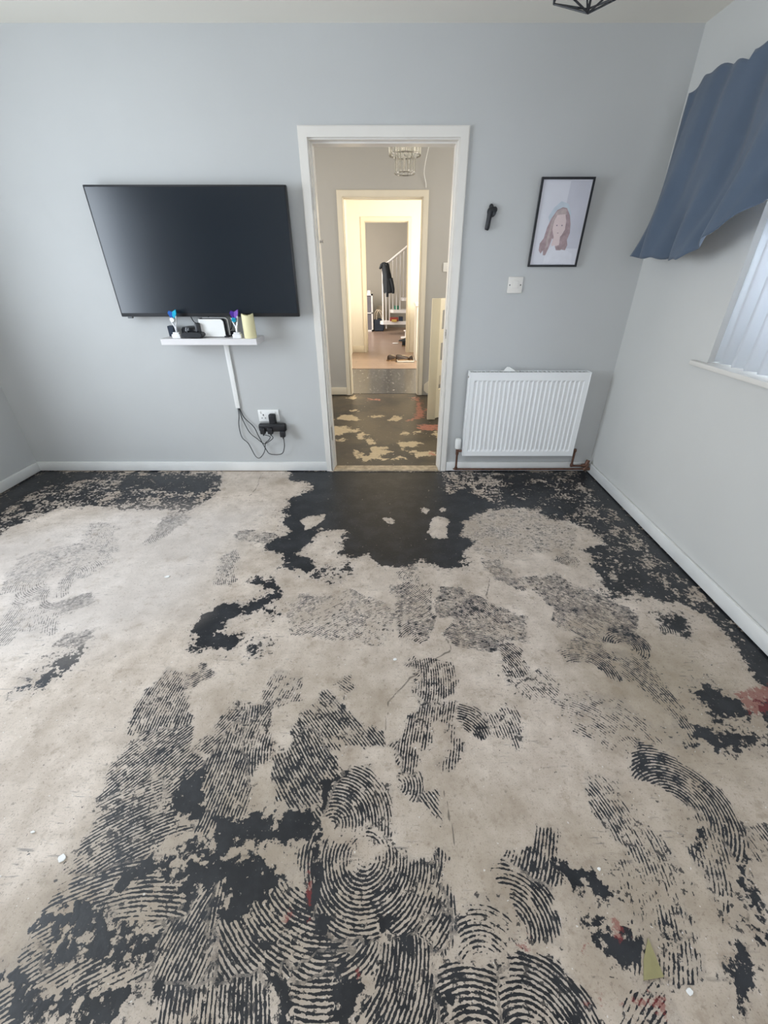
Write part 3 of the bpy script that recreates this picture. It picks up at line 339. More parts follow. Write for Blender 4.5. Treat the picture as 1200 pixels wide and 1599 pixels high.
def floor_material():
    m, t, b = nodes('black_adhesive_on_concrete'); g = NT(t)
    P = g.n('ShaderNodeTexCoord').outputs['Object']
    def att(nm):
        a = g.n('ShaderNodeAttribute', attribute_name=nm); s = g.n('ShaderNodeSeparateXYZ'); g.L.new(a.outputs['Vector'], s.inputs[0]); return s.outputs
    field, amp, dirt_sheen = att('coat'); rad, arc, joint = att('comb'); red, olive, crack = att('marks')
    n1 = g.noise(P, 9, 8, .62); n2 = g.noise(P, 60, 4, .6); n3 = g.noise(P, 3, 4, .5); n4 = g.noise(P, 260, 3, .6)
    # streak noise that follows each trowel sweep
    cx = g.n('ShaderNodeCombineXYZ'); g.L.new(g.m('MULTIPLY', rad, 100.), cx.inputs[0]); g.L.new(g.m('MULTIPLY', arc, 28.), cx.inputs[1])
    ns = g.noise(cx.outputs[0], 1.0, 3, .6)
    cx2 = g.n('ShaderNodeCombineXYZ'); g.L.new(g.m('MULTIPLY', rad, 220.), cx2.inputs[0]); g.L.new(g.m('MULTIPLY', arc, 90.), cx2.inputs[1])
    ns2 = g.noise(cx2.outputs[0], 1.0, 2, .6)
    wob = g.m('MULTIPLY', g.m('SUBTRACT', g.noise(P, 11, 2), .5), 3.)
    comb = g.m('SINE', g.m('ADD', g.m('MULTIPLY', rad, 2*math.pi/.0092), wob))
    c = g.m('MULTIPLY', g.m('MULTIPLY', comb, amp), .024)
    nz = g.m('ADD', g.m('ADD', g.m('MULTIPLY', g.m('SUBTRACT', n1, .5), .13), g.m('MULTIPLY', g.m('SUBTRACT', g.noise(P, 26, 5, .7), .5), .10)), g.m('MULTIPLY', g.m('SUBTRACT', n2, .5), .10))
    st = g.m('MULTIPLY', g.m('ADD', g.m('MULTIPLY', g.m('SUBTRACT', ns, .5), .10), g.m('MULTIPLY', g.m('SUBTRACT', ns2, .5), .07)), amp)
    F = g.m('ADD', g.m('ADD', g.m('ADD', field, c), nz), st)
    black = g.step(F, -.0015, .0035)
    # stray flecks of adhesive
    fl = g.step(g.m('ADD', g.noise(P, 48, 3, .7), g.m('ADD', g.m('MULTIPLY', g.m('ADD', field, .12), .9), g.m('MULTIPLY', g.m('SUBTRACT', n3, .5), .35))), .705, .725)
    black = g.m('MAXIMUM', black, g.m('MULTIPLY', fl, .85))
    black = g.m('MAXIMUM', black, g.m('MULTIPLY', g.m('SUBTRACT', 1, g.step(joint, .0008, .0045)), g.m('MULTIPLY', g.step(g.noise(P, 16, 5, .7), .50, .60), .6)))
    black = g.m('MULTIPLY', black, g.m('ADD', 1, g.m('MULTIPLY', g.m('MINIMUM', dirt_sheen, 0), .42)))  # black thinned inside the pale left area
    # bare chips in the black coat
    chip = g.step(g.noise(P, 33, 3, .65), .70, .72)
    black = g.m('MULTIPLY', black, g.m('SUBTRACT', 1, g.m('MULTIPLY', chip, .9)))
    # film of smeared adhesive near heavy patches
    film = g.m('MULTIPLY', g.step(g.m('ADD', field, nz), -.09, .03), .12)
    cr = g.n('ShaderNodeValToRGB'); e = cr.color_ramp.elements
    e[0].position, e[0].color = .34, (.40, .325, .255, 1); e[1].position, e[1].color = .64, (.72, .625, .54, 1)
    g.L.new(g.m('ADD', g.m('MULTIPLY', n1, .6), g.m('MULTIPLY', n3, .4)), cr.inputs[0])
    con = g.mix(g.m('MULTIPLY', g.m('SUBTRACT', n4, .5), 1.0), cr.outputs[0], (.30, .26, .22))
    con = g.mix(g.m('MULTIPLY', g.step(g.noise(P, 22, 6, .7), .52, .70), .45), con, (.30, .245, .19))
    con = g.mix(g.m('MULTIPLY', g.step(n2, .60, .72), .5), con, (.17, .145, .12))
    con = g.mix(g.m('MULTIPLY', g.step(n4, .60, .70), .5), con, (.15, .12, .10))
    con = g.mix(g.m('MAXIMUM', g.m('MULTIPLY', dirt_sheen, .75), 0), con, (.27, .215, .14))
    con = g.mix(g.m('MAXIMUM', g.m('MULTIPLY', dirt_sheen, -.45), 0), con, (.60, .56, .54))  # pale window sheen painted into the concrete at left
    con = g.mix(g.m('MULTIPLY', g.step(g.noise(P, 105, 4, .75), .585, .66), .6), con, (.20, .15, .115))
    con = g.mix(g.m('MULTIPLY', g.step(g.noise(P, 11, 7, .75), .54, .66), .35), con, (.34, .26, .19))
    con = g.mix(film, con, (.12, .11, .105))
    sm = g.m('MULTIPLY', g.step(g.m('ADD', g.noise(P, 6, 7, .72), g.m('MULTIPLY', field, 1.1)), .47, .68), .26)
    con = g.mix(sm, con, (.15, .145, .145))
    msc = g.n('ShaderNodeMapping'); msc.inputs['Rotation'].default_value = (0, 0, .5); msc.inputs['Scale'].default_value = (14, 120, 1); g.L.new(P, msc.inputs[0])
    con = g.mix(g.m('MULTIPLY', g.step(g.noise(msc.outputs[0], 1, 4, .6), .60, .68), g.m('MULTIPLY', g.step(n3, .45, .6), .55)), con, (.10, .10, .105))
    con = g.mix(g.m('MULTIPLY', g.step(g.noise(P, 85, 2, .5), .71, .74), .7), con, (.74, .72, .69))
    con = g.mix(g.m('MULTIPLY', g.m('SUBTRACT', 1, g.step(crack, .0012, .004)), .8), con, (.10, .085, .07))
    bk = g.mix(g.step(n1, .42, .68), (.007, .0085, .012), (.022, .024, .029))
    bk = g.mix(g.m('MULTIPLY', g.step(g.noise(P, 120, 2), .68, .72), .5), bk, (.30, .28, .25))
    col = g.mix(black, con, bk)
    rd = g.m('MULTIPLY', g.step(g.m('ADD', red, g.m('MULTIPLY', g.m('SUBTRACT', g.noise(P, 50, 4, .7), .52), .12)), 0, .012), .62)
    col = g.mix(rd, col, (.22, .022, .020))
    g.L.new(col, b.inputs['Base Color'])
    r = g.m('ADD', g.m('MULTIPLY', g.m('SUBTRACT', 1, black), .30), g.m('ADD', .30, g.m('MULTIPLY', n2, .16)))
    g.L.new(r, b.inputs['Roughness'])
    bp = g.n('ShaderNodeBump'); bp.inputs['Strength'].default_value = .5; bp.inputs['Distance'].default_value = .003
    g.L.new(g.m('ADD', g.m('MULTIPLY', black, .45), g.m('MULTIPLY', n2, .5)), bp.inputs['Height']); g.L.new(bp.outputs[0], b.inputs['Normal'])
    return m
fo = bpy.data.objects.new('floor', make_floor_mesh()); COL.objects.link(fo); fo.data.materials.append(floor_material()); fo['kind'] = 'structure'

# hall, kitchen and far-room floors
def make_hall_floor():
    xs = grid_axis(-1.7, 1.7, .012); ys = grid_axis(YW, 5.26, .012); X, Y = np.meshgrid(xs, ys); nx, ny = len(xs), len(ys); x, y = X.ravel(), Y.ravel()
    wx = x+(value_noise(x, y, .05, 11)-.5)*.05; wy = y+(value_noise(x, y, .05, 12)-.5)*.05
    pa = np.full(x.shape, -.1); rr = np.full(x.shape, -.1)
    for arr, data in ((pa, HALL_PATCHES), (rr, HALL_RED)):
        for poly in data: arr[:] = np.maximum(arr, np.clip(sd_poly(wx, wy, poly), -.1, .05))
    me = bpy.data.meshes.new('floor_hall'); co = np.zeros((len(x), 3), np.float32); co[:, 0] = x; co[:, 1] = y
    i = np.arange(nx*ny).reshape(ny, nx); q = np.stack([i[:-1, :-1], i[:-1, 1:], i[1:, 1:], i[1:, :-1]], -1).reshape(-1, 4)
    me.vertices.add(len(x)); me.vertices.foreach_set('co', co.ravel()); me.loops.add(q.size); me.loops.foreach_set('vertex_index', q.ravel().astype(np.int32))
    me.polygons.add(len(q)); me.polygons.foreach_set('loop_start', np.arange(0, q.size, 4, dtype=np.int32)); me.polygons.foreach_set('loop_total', np.full(len(q), 4, np.int32)); me.update(); me.validate()
    a = me.attributes.new('marks', 'FLOAT_VECTOR', 'POINT'); a.data.foreach_set('vector', np.stack((pa, rr, pa), -1).astype(np.float32).ravel()); return me
def hall_floor_material():
    m, t, b = nodes('hall_adhesive_and_tile_residue'); g = NT(t)
    P = g.n('ShaderNodeTexCoord').outputs['Object']
    a = g.n('ShaderNodeAttribute', attribute_name='marks'); sp = g.n('ShaderNodeSeparateXYZ'); g.L.new(a.outputs['Vector'], sp.inputs[0])
    n1 = g.noise(P, 6, 6, .6); n2 = g.noise(P, 40, 4, .6); n3 = g.noise(P, 1.7, 3); n5 = g.noise(P, 18, 5, .7)
    col = g.mix(g.step(n3, .35, .65), (.030, .026, .023), (.095, .075, .048))
    col = g.mix(g.m('MULTIPLY', g.step(n1, .5, .7), .5), col, (.11, .083, .052))
    pf = g.m('ADD', sp.outputs[0], g.m('ADD', g.m('MULTIPLY', g.m('SUBTRACT', n5, .5), .16), g.m('MULTIPLY', g.m('SUBTRACT', n2, .5), .10)))
    col = g.mix(g.step(pf, -.004, .003), col, g.mix(n5, (.40, .30, .17), (.60, .50, .34)))
    col = g.mix(g.m('MULTIPLY', g.step(n2, .67, .71), .8), col, (.62, .56, .48))
    rf = g.m('ADD', sp.outputs[1], g.m('MULTIPLY', g.m('SUBTRACT', g.noise(P, 22, 5, .7), .5), .30))
    col = g.mix(g.m('MULTIPLY', g.step(rf, .0, .03), .85), col, g.mix(n2, (.40, .09, .06), (.50, .25, .18)))
    g.L.new(col, b.inputs['Base Color']); b.inputs['Roughness'].default_value = .40
    bp = g.n('ShaderNodeBump'); bp.inputs['Strength'].default_value = .4; bp.inputs['Distance'].default_value = .003
    g.L.new(n2, bp.inputs['Height']); g.L.new(bp.outputs[0], b.inputs['Normal']); return m
def kitchen_floor_material():
    m, t, b = nodes('smooth_dark_screed'); g = NT(t)
    P = g.n('ShaderNodeTexCoord').outputs['Object']; n1 = g.noise(P, 3, 5); n2 = g.noise(P, 24, 3, .6)
    col = g.mix(n1, (.028, .030, .034), (.085, .085, .088)); col = g.mix(g.step(n2, .655, .675), col, (.6, .58, .55))
    g.L.new(col, b.inputs['Base Color']); b.inputs['Roughness'].default_value = .22; return m
def laminate_material():
    m, t, b = nodes('pale_oak_laminate'); g = NT(t)
    P = g.n('ShaderNodeTexCoord').outputs['Object']
    br = g.n('ShaderNodeTexBrick'); g.L.new(P, br.inputs[0]); br.inputs['Scale'].default_value = 1; br.inputs['Brick Width'].default_value = 1.2; br.inputs['Row Height'].default_value = .19
    br.inputs['Mortar Size'].default_value = .003; br.inputs['Color1'].default_value = (.40, .29, .23, 1); br.inputs['Color2'].default_value = (.34, .25, .20, 1); br.inputs['Mortar'].default_value = (.16, .11, .08, 1)
    mp = g.n('ShaderNodeMapping'); mp.inputs['Scale'].default_value = (2, 30, 1); g.L.new(P, mp.inputs[0])
    col = g.mix(g.m('MULTIPLY', g.noise(mp.outputs[0], 2, 4), .5), br.outputs[0], (.25, .18, .14))
    g.L.new(col, b.inputs['Base Color']); b.inputs['Roughness'].default_value = .28; return m
fh = bpy.data.objects.new('floor_hall', make_hall_floor()); COL.objects.link(fh); fh.data.materials.append(hall_floor_material()); fh['kind'] = 'structure'; fh.location.z = -.002
struct('floor_kitchen', slab(-.8, 2.1, 5.26, 6.79, -.05, .002), kitchen_floor_material())
struct('floor_far_room', slab(-2.2, 2.1, 6.79, 12.4, -.05, .006), laminate_material())
b = bm_new(); box(b, -.45, .36, YW-.012, YW+.075, -.003, .012, bev=.004); tag(struct('trim_1', b, 'wood'), 'worn wooden threshold strip across the doorway', 'threshold')

# ------------------------------------------------------------------ main doorway
def doorway(name, y, x0, x1, top, depth, aw, m, stop=True, both=False):
    """lining faces at x0/x1; the architrave stands on the wall face at y"""
    t = bpy.data.objects.new(name, None); COL.objects.link(t); t.location = ((x0+x1)/2, y, 0); t['kind'] = 'structure'
    b = bm_new(); i = .012; th = .016
    prism(b, [(x0-i-aw, y, 0), (x0-i, y, 0), (x0-i, y, top+i), (x1+i, y, top+i), (x1+i, y, 0), (x1+i+aw, y, 0), (x1+i+aw, y, top+i+aw), (x0-i-aw, y, top+i+aw)], (0, -th, 0))
    bmesh.ops.bevel(b, geom=[e for e in b.edges if all(abs(v.co.y-(y-th)) < 1e-5 for v in e.verts)], offset=.005, segments=3, affect='EDGES')
    obj('architrave', b, m, t, smooth=True)
    b = bm_new(); lt = .022
    prism(b, [(x0-lt, y, 0), (x0, y, 0), (x0, y, top), (x1, y, top), (x1, y, 0), (x1+lt, y, 0), (x1+lt, y, top+lt), (x0-lt, y, top+lt)], (0, depth, 0))
    obj('door_lining', b, m, t)
    if stop:
        b = bm_new(); s = .007
        prism(b, [(x0, y+.045, 0), (x0+s, y+.045, 0), (x0+s, y+.045, top-s), (x1-s, y+.045, top-s), (x1-s, y+.045, 0), (x1, y+.045, 0), (x1, y+.045, top), (x0, y+.045, top)], (0, depth-.045, 0))
        obj('door_stop', b, m, t)
    return t
d1 = doorway('door_1', YW, -.448, .362, 1.955, .12, .044, 'gloss')
for z in (1.70, .30):
    b = bm_new(); box(b, -.4482, -.445, YW+.003, YW+.035, z-.05, z+.05, bev=.001); tube(b, [(-.444, YW+.002, z-.05), (-.444, YW+.002, z+.05)], .005)
    obj('hinge', b, 'gloss' if z > 1 else 'steel', d1)
b = bm_new(); box(b, .358, .362, YW+.012, YW+.036, .955, 1.01, bev=.001); sp = obj('strike_plate', b, 'steel', d1)
b = bm_new(); box(b, .357, .3585, YW+.018, YW+.030, .97, .995); obj('latch_hole', b, 'dark', sp)

# ------------------------------------------------------------------ television
TY = 2.85
tv = thing('television', 'large black flat screen television on the grey wall above the white shelf', 'television', (-1.125, TY+.05, 1.09))
x0, x1, z0, z1 = -1.698, -.580, 1.095, 1.752
b = bm_new(); box(b, x0, x1, TY, TY+.028, z0, z1, bev=.004); obj('bezel', b, 'black', tv, smooth=True)
b = bm_new(); box(b, x0+.009, x1-.009, TY-.0025, TY+.004, z0+.020, z1-.009, bev=.001); obj('screen', b, 'screen', tv)
b = bm_new(); box(b, x0+.10, x1-.10, TY+.026, TY+.050, z0+.03, z1-.15, bev=.012); obj('rear_housing', b, 'black', tv, smooth=True)
b = bm_new(); box(b, -1.35, -.9, TY+.048, TY+.060, 1.25, 1.65); box(b, -1.30, -1.26, TY+.058, YW-.001, 1.25, 1.65); box(b, -.99, -.95, TY+.058, YW-.001, 1.25, 1.65); obj('wall_bracket', b, 'black', tv)
b = bm_new(); box(b, x0+.035, x0+.065, TY+.002, TY+.018, z0-.009, z0+.004, bev=.002); obj('sensor_foot', b, 'blackgloss', tv)
b = bm_new(); tube(b, smooth_path([(-1.28, 2.87, 1.12), (-1.26, 2.88, 1.06), (-1.20, 2.88, 1.055), (-1.16, 2.89, 1.10)]), .0028, 8); obj('power_lead', b, 'cable', tv, smooth=True)
b = bm_new(); tube(b, smooth_path([(-1.02, 2.88, 1.12), (-1.03, 2.885, 1.03), (-1.08, 2.89, 1.0), (-1.11, 2.9, .978)]), .0028, 8); obj('signal_lead', b, 'cable', tv, smooth=True)

# ------------------------------------------------------------------ floating shelf and what stands on it
SZ = .978
sh = thing('floating_shelf', 'short white floating shelf under the television', 'shelf', (-1.154, YW, .955))
b = bm_new(); box(b, -1.445, -.845, 2.757, YW, SZ-.036, SZ, bev=.0015); obj('board', b, 'shelf', sh)
def trophy(label, x, y, c1, c2, disc):
    t = thing('trophy', label, 'trophy', (x, y, SZ), 'small trophies on the shelf')
    b = bm_new(); box(b, x-.026, x+.026, y-.022, y+.022, SZ, SZ+.024, bev=.003); box(b, x-.019, x+.019, y-.016, y+.016, SZ+.023, SZ+.034, bev=.002); obj('plinth', b, 'marble', t, smooth=True)
    b = bm_new()
    tube(b, smooth_path([(x, y, SZ+.034), (x-.002, y, SZ+.06), (x-.014, y, SZ+.088), (x-.020, y, SZ+.115)], 5), [.006]*6+[.005]*5+[.0045]*5, 8)
    tube(b, smooth_path([(x, y, SZ+.034), (x+.003, y, SZ+.06), (x+.012, y, SZ+.092), (x+.018, y, SZ+.125)], 5), [.006]*6+[.0055]*5+[.005]*5, 8)
    obj('stem', b, 'silver', t, smooth=True)
    b = bm_new(); lathe(b, [(.001, -.006), (.0125, -.006), (.014, -.002), (.014, .003), (.011, .004), (.001, .003)], (x-.003, y-.012, SZ+.105), 20, 'Y'); obj('medallion', b, disc, t, smooth=True)
    # cupped bowl: half dark ribbon, half bright ribbon
    for nm, s, m in (('left_ribbon', -1, c1), ('right_ribbon', 1, c2)):
        b = bm_new()
        pts = [(x+s*.003, SZ+.108), (x+s*.016, SZ+.118), (x+s*.026, SZ+.142), (x+s*.022+.006, SZ+.156+.006*(s > 0)), (x+.004, SZ+.150), (x, SZ+.13)]
        prism(b, [(px, y-.004, pz) for px, pz in pts], (0, .012, 0)); obj('ribbon', b, m, t)
    return t
trophy('small trophy with blue and cyan ribbons at the shelf left end', -1.352, 2.800, 'blue', 'teal', 'white')
trophy('small trophy with purple ribbons beside the ivory candle', -.972, 2.800, 'purple', 'violet', 'teal')
b = bm_new(); box(b, -1.437, -1.397, 2.865, 2.905, SZ, SZ+.062, bev=.003); box(b, -1.432, -1.402, 2.863, 2.867, SZ+.012, SZ+.05)
tag(obj('small_box', b, 'navy', origin=(-1.417, 2.885, SZ)), 'tiny dark box behind the blue trophy on the shelf', 'box')
# game controller lying at the shelf front
gc = thing('game_controller', 'black game controller lying at the shelf front beside the blue trophy', 'game controller', (-1.27, 2.825, SZ))
b = bm_new()
P = [(-1.338, .018), (-1.335, .030), (-1.312, .036), (-1.29, .032), (-1.25, .032), (-1.228, .036), (-1.205, .030), (-1.202, .016), (-1.212, .006), (-1.232, .004), (-1.25, .010), (-1.29, .010), (-1.308, .004), (-1.328, .006)]
prism(b, [(px+.02, 2.768, SZ+pz*1.0) for px, pz in P], (0, .062, 0))
bmesh.ops.bevel(b, geom=list(b.edges), offset=.004, segments=2, affect='EDGES'); obj('shell', b, 'black', gc, smooth=True)
for px in (-1.28, -1.22):
    b = bm_new(); lathe(b, [(.005, 0), (.005, .006), (.008, .008), (.008, .011), (.001, .012)], (px, 2.80, SZ+.031), 14); obj('thumbstick', b, 'blackgloss', gc, smooth=True)
b = bm_new(); lathe(b, [(.001, 0), (.062, 0), (.066, .008), (.066, .040), (.058, .056), (.020, .062), (.001, .062)], (-1.287, 2.884, SZ), 28, sx=1.05, sy=.62)
sk = obj('smart_speaker', b, 'blackgloss', origin=(-1.287, 2.884, SZ), smooth=True); tag(sk, 'rounded black device behind the game controller on the shelf', 'speaker')
b = bm_new(); box(b, -1.232, -1.205, 2.80, 2.84, SZ, SZ+.085, bev=.004); tag(obj('set_top_box', b, 'black', origin=(-1.2185, 2.87, SZ), smooth=True), 'narrow black box standing between round device and white console', 'box')
# white console
gs = thing('game_console', 'white upright console with black edge in the middle of the shelf', 'console', (-1.13, 2.85, SZ))
def round_panel(x0, x1, z0, z1, y, d, r=.02):
    pts = [(x0, z0), (x1, z0)]+[(x1-r+r*math.cos(a), z1-r+r*math.sin(a)) for a in [k*math.pi/2/6 for k in range(7)]]+[(x0, z1)]
    b = bm_new(); prism(b, [(px, y, pz) for px, pz in pts], (0, d, 0)); return b
obj('front_panel', round_panel(-1.212, -1.058, SZ+.004, 1.083, 2.826, .008), 'white', gs)
obj('body', round_panel(-1.206, -1.047, SZ+.002, 1.087, 2.834, .030), 'blackgloss', gs)
obj('back_panel', round_panel(-1.200, -1.040, SZ+.004, 1.090, 2.864, .008), 'white', gs)
b = bm_new(); box(b, -1.066, -1.040, 2.822, 2.872, SZ, SZ+.009, bev=.002); obj('foot', b, 'black', gs)
b = bm_new(); lathe(b, [(.001, 0), (.036, 0), (.038, .004), (.037, .125), (.034, .135), (.030, .131), (.018, .126), (.001, .125)], (-.892, 2.803, SZ), 28)
for v in b.verts:
    if v.co.z > SZ+.12: v.co.z += .006*math.sin(math.atan2(v.co.y-2.803, v.co.x+.892)*2+1)
cn = obj('pillar_candle', b, 'candle', None, True, (-.892, 2.803, SZ)); tag(cn, 'ivory pillar candle at the right end of the white shelf', 'candle')
b = bm_new(); tube(b, [(-.892, 2.803, SZ+.124), (-.891, 2.803, SZ+.136)], .0012, 6); obj('wick', b, 'dark', cn)
b = bm_new(); box(b, -1.045, -1.005, 2.880, 2.905, SZ, SZ+.03, bev=.003); tag(obj('plug_adapter', b, 'black', origin=(-1.025, 2.89, SZ)), 'small black adapter behind the purple trophy on the shelf', 'adapter')

# cable trunking and cables
b = bm_new(); box(b, -1.118, -1.086, 2.914, YW, .495, SZ-.036, bev=.003)
tag(obj('cable_trunking', b, 'white', origin=(-1.102, YW, .495), smooth=True), 'white vertical cable trunking below the shelf', 'trunking')
sk = thing('double_socket', 'white double wall socket with a black adapter plugged in', 'socket', (-.89, YW, .44))
b = bm_new(); box(b, -.965, -.815, 2.917, YW, .396, .484, bev=.004); obj('faceplate', b, 'white', sk, smooth=True)
for cx in (-.928,):
    b = bm_new(); box(b, cx-.003, cx+.003, 2.9155, 2.918, .440, .452); box(b, cx-.016, cx-.008, 2.9155, 2.918, .421, .426); box(b, cx+.008, cx+.016, 2.9155, 2.918, .421, .426); obj('pin_holes', b, 'dark', sk)
for cx in (-.948, -.845):
    b = bm_new(); box(b, cx-.006, cx+.006, 2.912, 2.918, .456, .474, bev=.002); obj('rocker_switch', b, 'white', sk)
ad = thing('multi_plug_adapter', 'black three way plug adapter in the wall socket', 'adapter', (-.86, 2.9, .38))
b = bm_new(); box(b, -.884, -.834, 2.872, 2.917, .375, .462, bev=.014, seg=3); obj('plug_neck', b, 'black', ad, smooth=True)
b = bm_new(); box(b, -.962, -.764, 2.862, 2.905, .335, .395, bev=.014, seg=3); obj('adapter_bar', b, 'black', ad, smooth=True)
for i, (px, pz) in enumerate(((-.932, .335), (-.878, .335), (-.792, .312))):
    b = bm_new(); box(b, px-.019, px+.019, 2.846, 2.878, pz-.012, pz+.035, bev=.007); tube(b, [(px, 2.862, pz-.026), (px, 2.862, pz-.008)], [.004, .007], 8)
    tag(obj('plug', b, 'black', origin=(px, 2.862, pz), smooth=True), ['black plug at the left of the adapter', 'black plug in the middle of the adapter', 'black plug hanging at the right of the adapter'][i], 'plug', 'black plugs in the adapter')
for i, P in enumerate(([(-1.104, 2.922, .497), (-1.105, 2.918, .44), (-1.118, 2.914, .37), (-1.112, 2.912, .28), (-1.07, 2.908, .23), (-1.035, 2.905, .135), (-1.0, 2.9, .120), (-.955, 2.895, .175), (-.938, 2.89, .24), (-.905, 2.88, .27), (-.890, 2.87, .30), (-.932, 2.864, .318)],
                       [(-1.098, 2.922, .497), (-1.088, 2.916, .43), (-1.05, 2.912, .32), (-1.0, 2.908, .27), (-.955, 2.90, .235), (-.925, 2.89, .245), (-.872, 2.875, .285), (-.878, 2.864, .315)],
                       [(-1.094, 2.920, .497), (-1.07, 2.914, .43), (-1.01, 2.91, .36), (-.985, 2.908, .29), (-.945, 2.902, .19), (-.915, 2.9, .15), (-.83, 2.893, .155), (-.80, 2.885, .21), (-.79, 2.866, .27), (-.792, 2.863, .292)])):
    b = bm_new(); tube(b, smooth_path(P), .0028, 8)
    tag(obj('power_cable', b, 'cable', origin=P[0], smooth=True), ['thin black cable looping lowest to the left plug', 'thin black cable running to the middle plug', 'thin black cable running to the right hanging plug'][i], 'cable', 'black cables below the trunking')

# ------------------------------------------------------------------ radiator
rd = thing('radiator', 'white ribbed panel radiator on the wall right of the doorway', 'radiator', (.93, YW, .16))
rx0, rx1, rz0, rz1, ry = .526, 1.334, .163, .757, 2.835
b = bm_new()
# pressed front sheet with vertical flutes
nf = 24; pts = []; inset = .028
xs = [rx0+.004]; ds = [0]
wd = (rx1-rx0-2*inset)/nf
for k in range(nf):
    a = rx0+inset+k*wd; xs += [a+wd*.04, a+wd*.24, a+wd*.68, a+wd*.88]; ds += [0, .008, .008, 0]
xs.append(rx1-.004); ds.append(0)
zrows = [(rz0, 0), (rz0+.034, 0), (rz0+.046, 1), (rz1-.062, 1), (rz1-.050, 0), (rz1, 0)]
V = [[b.verts.new((x, ry+d*f, z)) for x, d in zip(xs, ds)] for z, f in zrows]
for r in range(len(V)-1):
    for c in range(len(xs)-1): b.faces.new((V[r][c], V[r][c+1], V[r+1][c+1], V[r+1][c]))
box(b, rx0+.003, rx1-.003, ry+.009, ry+.014, rz0+.001, rz1-.001)
obj('front_panel', b, 'rad', rd, smooth=False)
for s, x in (('l', rx0), ('r', rx1)):
    b = bm_new(); box(b, x-.004, x+.004, ry-.002, ry+.068, rz0-.002, rz1+.004, bev=.0025); obj('side_panel', b, 'rad', rd, smooth=True)
b = bm_new(); box(b, rx0, rx1, ry-.002, ry+.006, rz1-.002, rz1+.003); box(b, rx0, rx1, ry+.062, ry+.068, rz1-.002, rz1+.003)
for k in range(27): box(b, rx0+.02+k*.0295, rx0+.024+k*.0295, ry+.004, ry+.064, rz1-.005, rz1+.001)
obj('top_grille', b, 'rad', rd)
b = bm_new(); box(b, rx0+.02, rx1-.02, ry+.055, ry+.062, rz0+.01, rz1-.01); obj('rear_panel', b, 'rad', rd)
for x in (.72, 1.14):
    b = bm_new(); box(b, x-.02, x+.02, ry+.062, YW, .3, .62); obj('bracket', b, 'white', rd)
b = bm_new(); lathe(b, [(.001, 0), (.006, 0), (.006, .012), (.001, .012)], (rx0-.010, ry+.02, rz1-.03), 10, 'X'); obj('bleed_valve', b, 'steel', rd)
tv_ = thing('thermostatic_valve', 'white thermostatic valve at the bottom left of the radiator', 'valve', (.487, 2.88, .19))
b = bm_new(); lathe(b, [(.001, 0), (.017, 0), (.021, .006), (.022, .060), (.019, .076), (.001, .078)], (.490, 2.875, .205), 20); obj('valve_head', b, 'white', tv_, smooth=True)
b = bm_new(); lathe(b, [(.001, 0), (.011, 0), (.012, .006), (.012, .03), (.001, .031)], (.490, 2.875, .175), 12); tube(b, [(.49, 2.875, .186), (.522, 2.875, .186)], .009, 10); obj('valve_body', b, 'pipe', tv_, smooth=True)
pp = thing('copper_pipe', 'dull copper heating pipe running along the skirting under the radiator', 'pipe', (.9, 2.88, .04))
b = bm_new(); tube(b, smooth_path([(.49, 2.875, .178), (.49, 2.875, .055), (.492, 2.875, .042), (.505, 2.875, .038), (.9, 2.878, .036), (1.40, 2.882, .036), (1.49, 2.885, .036)], 5), .0078, 12); obj('long_pipe', b, 'pipe', pp, smooth=True)
for c in ((.49, 2.875, .044), (.49, 2.875, .168)):
    b = bm_new(); lathe(b, [(.001, -.012), (.011, -.011), (.012, 0), (.011, .011), (.001, .012)], c, 12); obj('fitting', b, 'pipe', pp, smooth=True)
p2 = thing('tail_pipe', 'short dull copper pipe with elbows at the radiator bottom right', 'pipe', (1.38, 2.88, .08))
b = bm_new(); tube(b, smooth_path([(1.338, 2.872, .190), (1.362, 2.872, .190), (1.366, 2.872, .18), (1.366, 2.872, .078), (1.372, 2.872, .068), (1.39, 2.874, .066), (1.46, 2.875, .066)], 5), .0080, 12); obj('pipe', b, 'pipe', p2, smooth=True)
for c, r in (((1.366, 2.872, .190), .013), ((1.366, 2.872, .072), .013)):
    b = bm_new(); lathe(b, [(.001, -r), (r*.8, -r*.9), (r, 0), (r*.8, r*.9), (.001, r)], c, 12); obj('elbow', b, 'pipe', p2, smooth=True)
b = bm_new(); tube(b, smooth_path([(1.445, 2.875, .066), (1.475, 2.875, .072), (1.482, 2.876, .092), (1.488, 2.88, .11)], 5), .014, 12); tube(b, [(1.47, 2.875, .03), (1.49, 2.875, .085)], .014, 12); tube(b, [(1.484, 2.876, .04), (1.51, 2.876, .04)], .012, 12); obj('elbow', b, 'pipe', p2, smooth=True)
b = bm_new(); prism(b, [(.735, 2.862, .7605), (.86, 2.862, .7605), (.86, 2.895, .7605), (.735, 2.895, .7605)], (0, 0, .002)); prism(b, [(.750, 2.865, .762), (.835, 2.865, .762), (.79, 2.875, .788), (.775, 2.878, .786)], (.004, .012, 0))
tag(obj('folded_paper', b, 'white', origin=(.79, 2.88, .7605)), 'scrap of folded white paper lying on top of the radiator', 'paper')

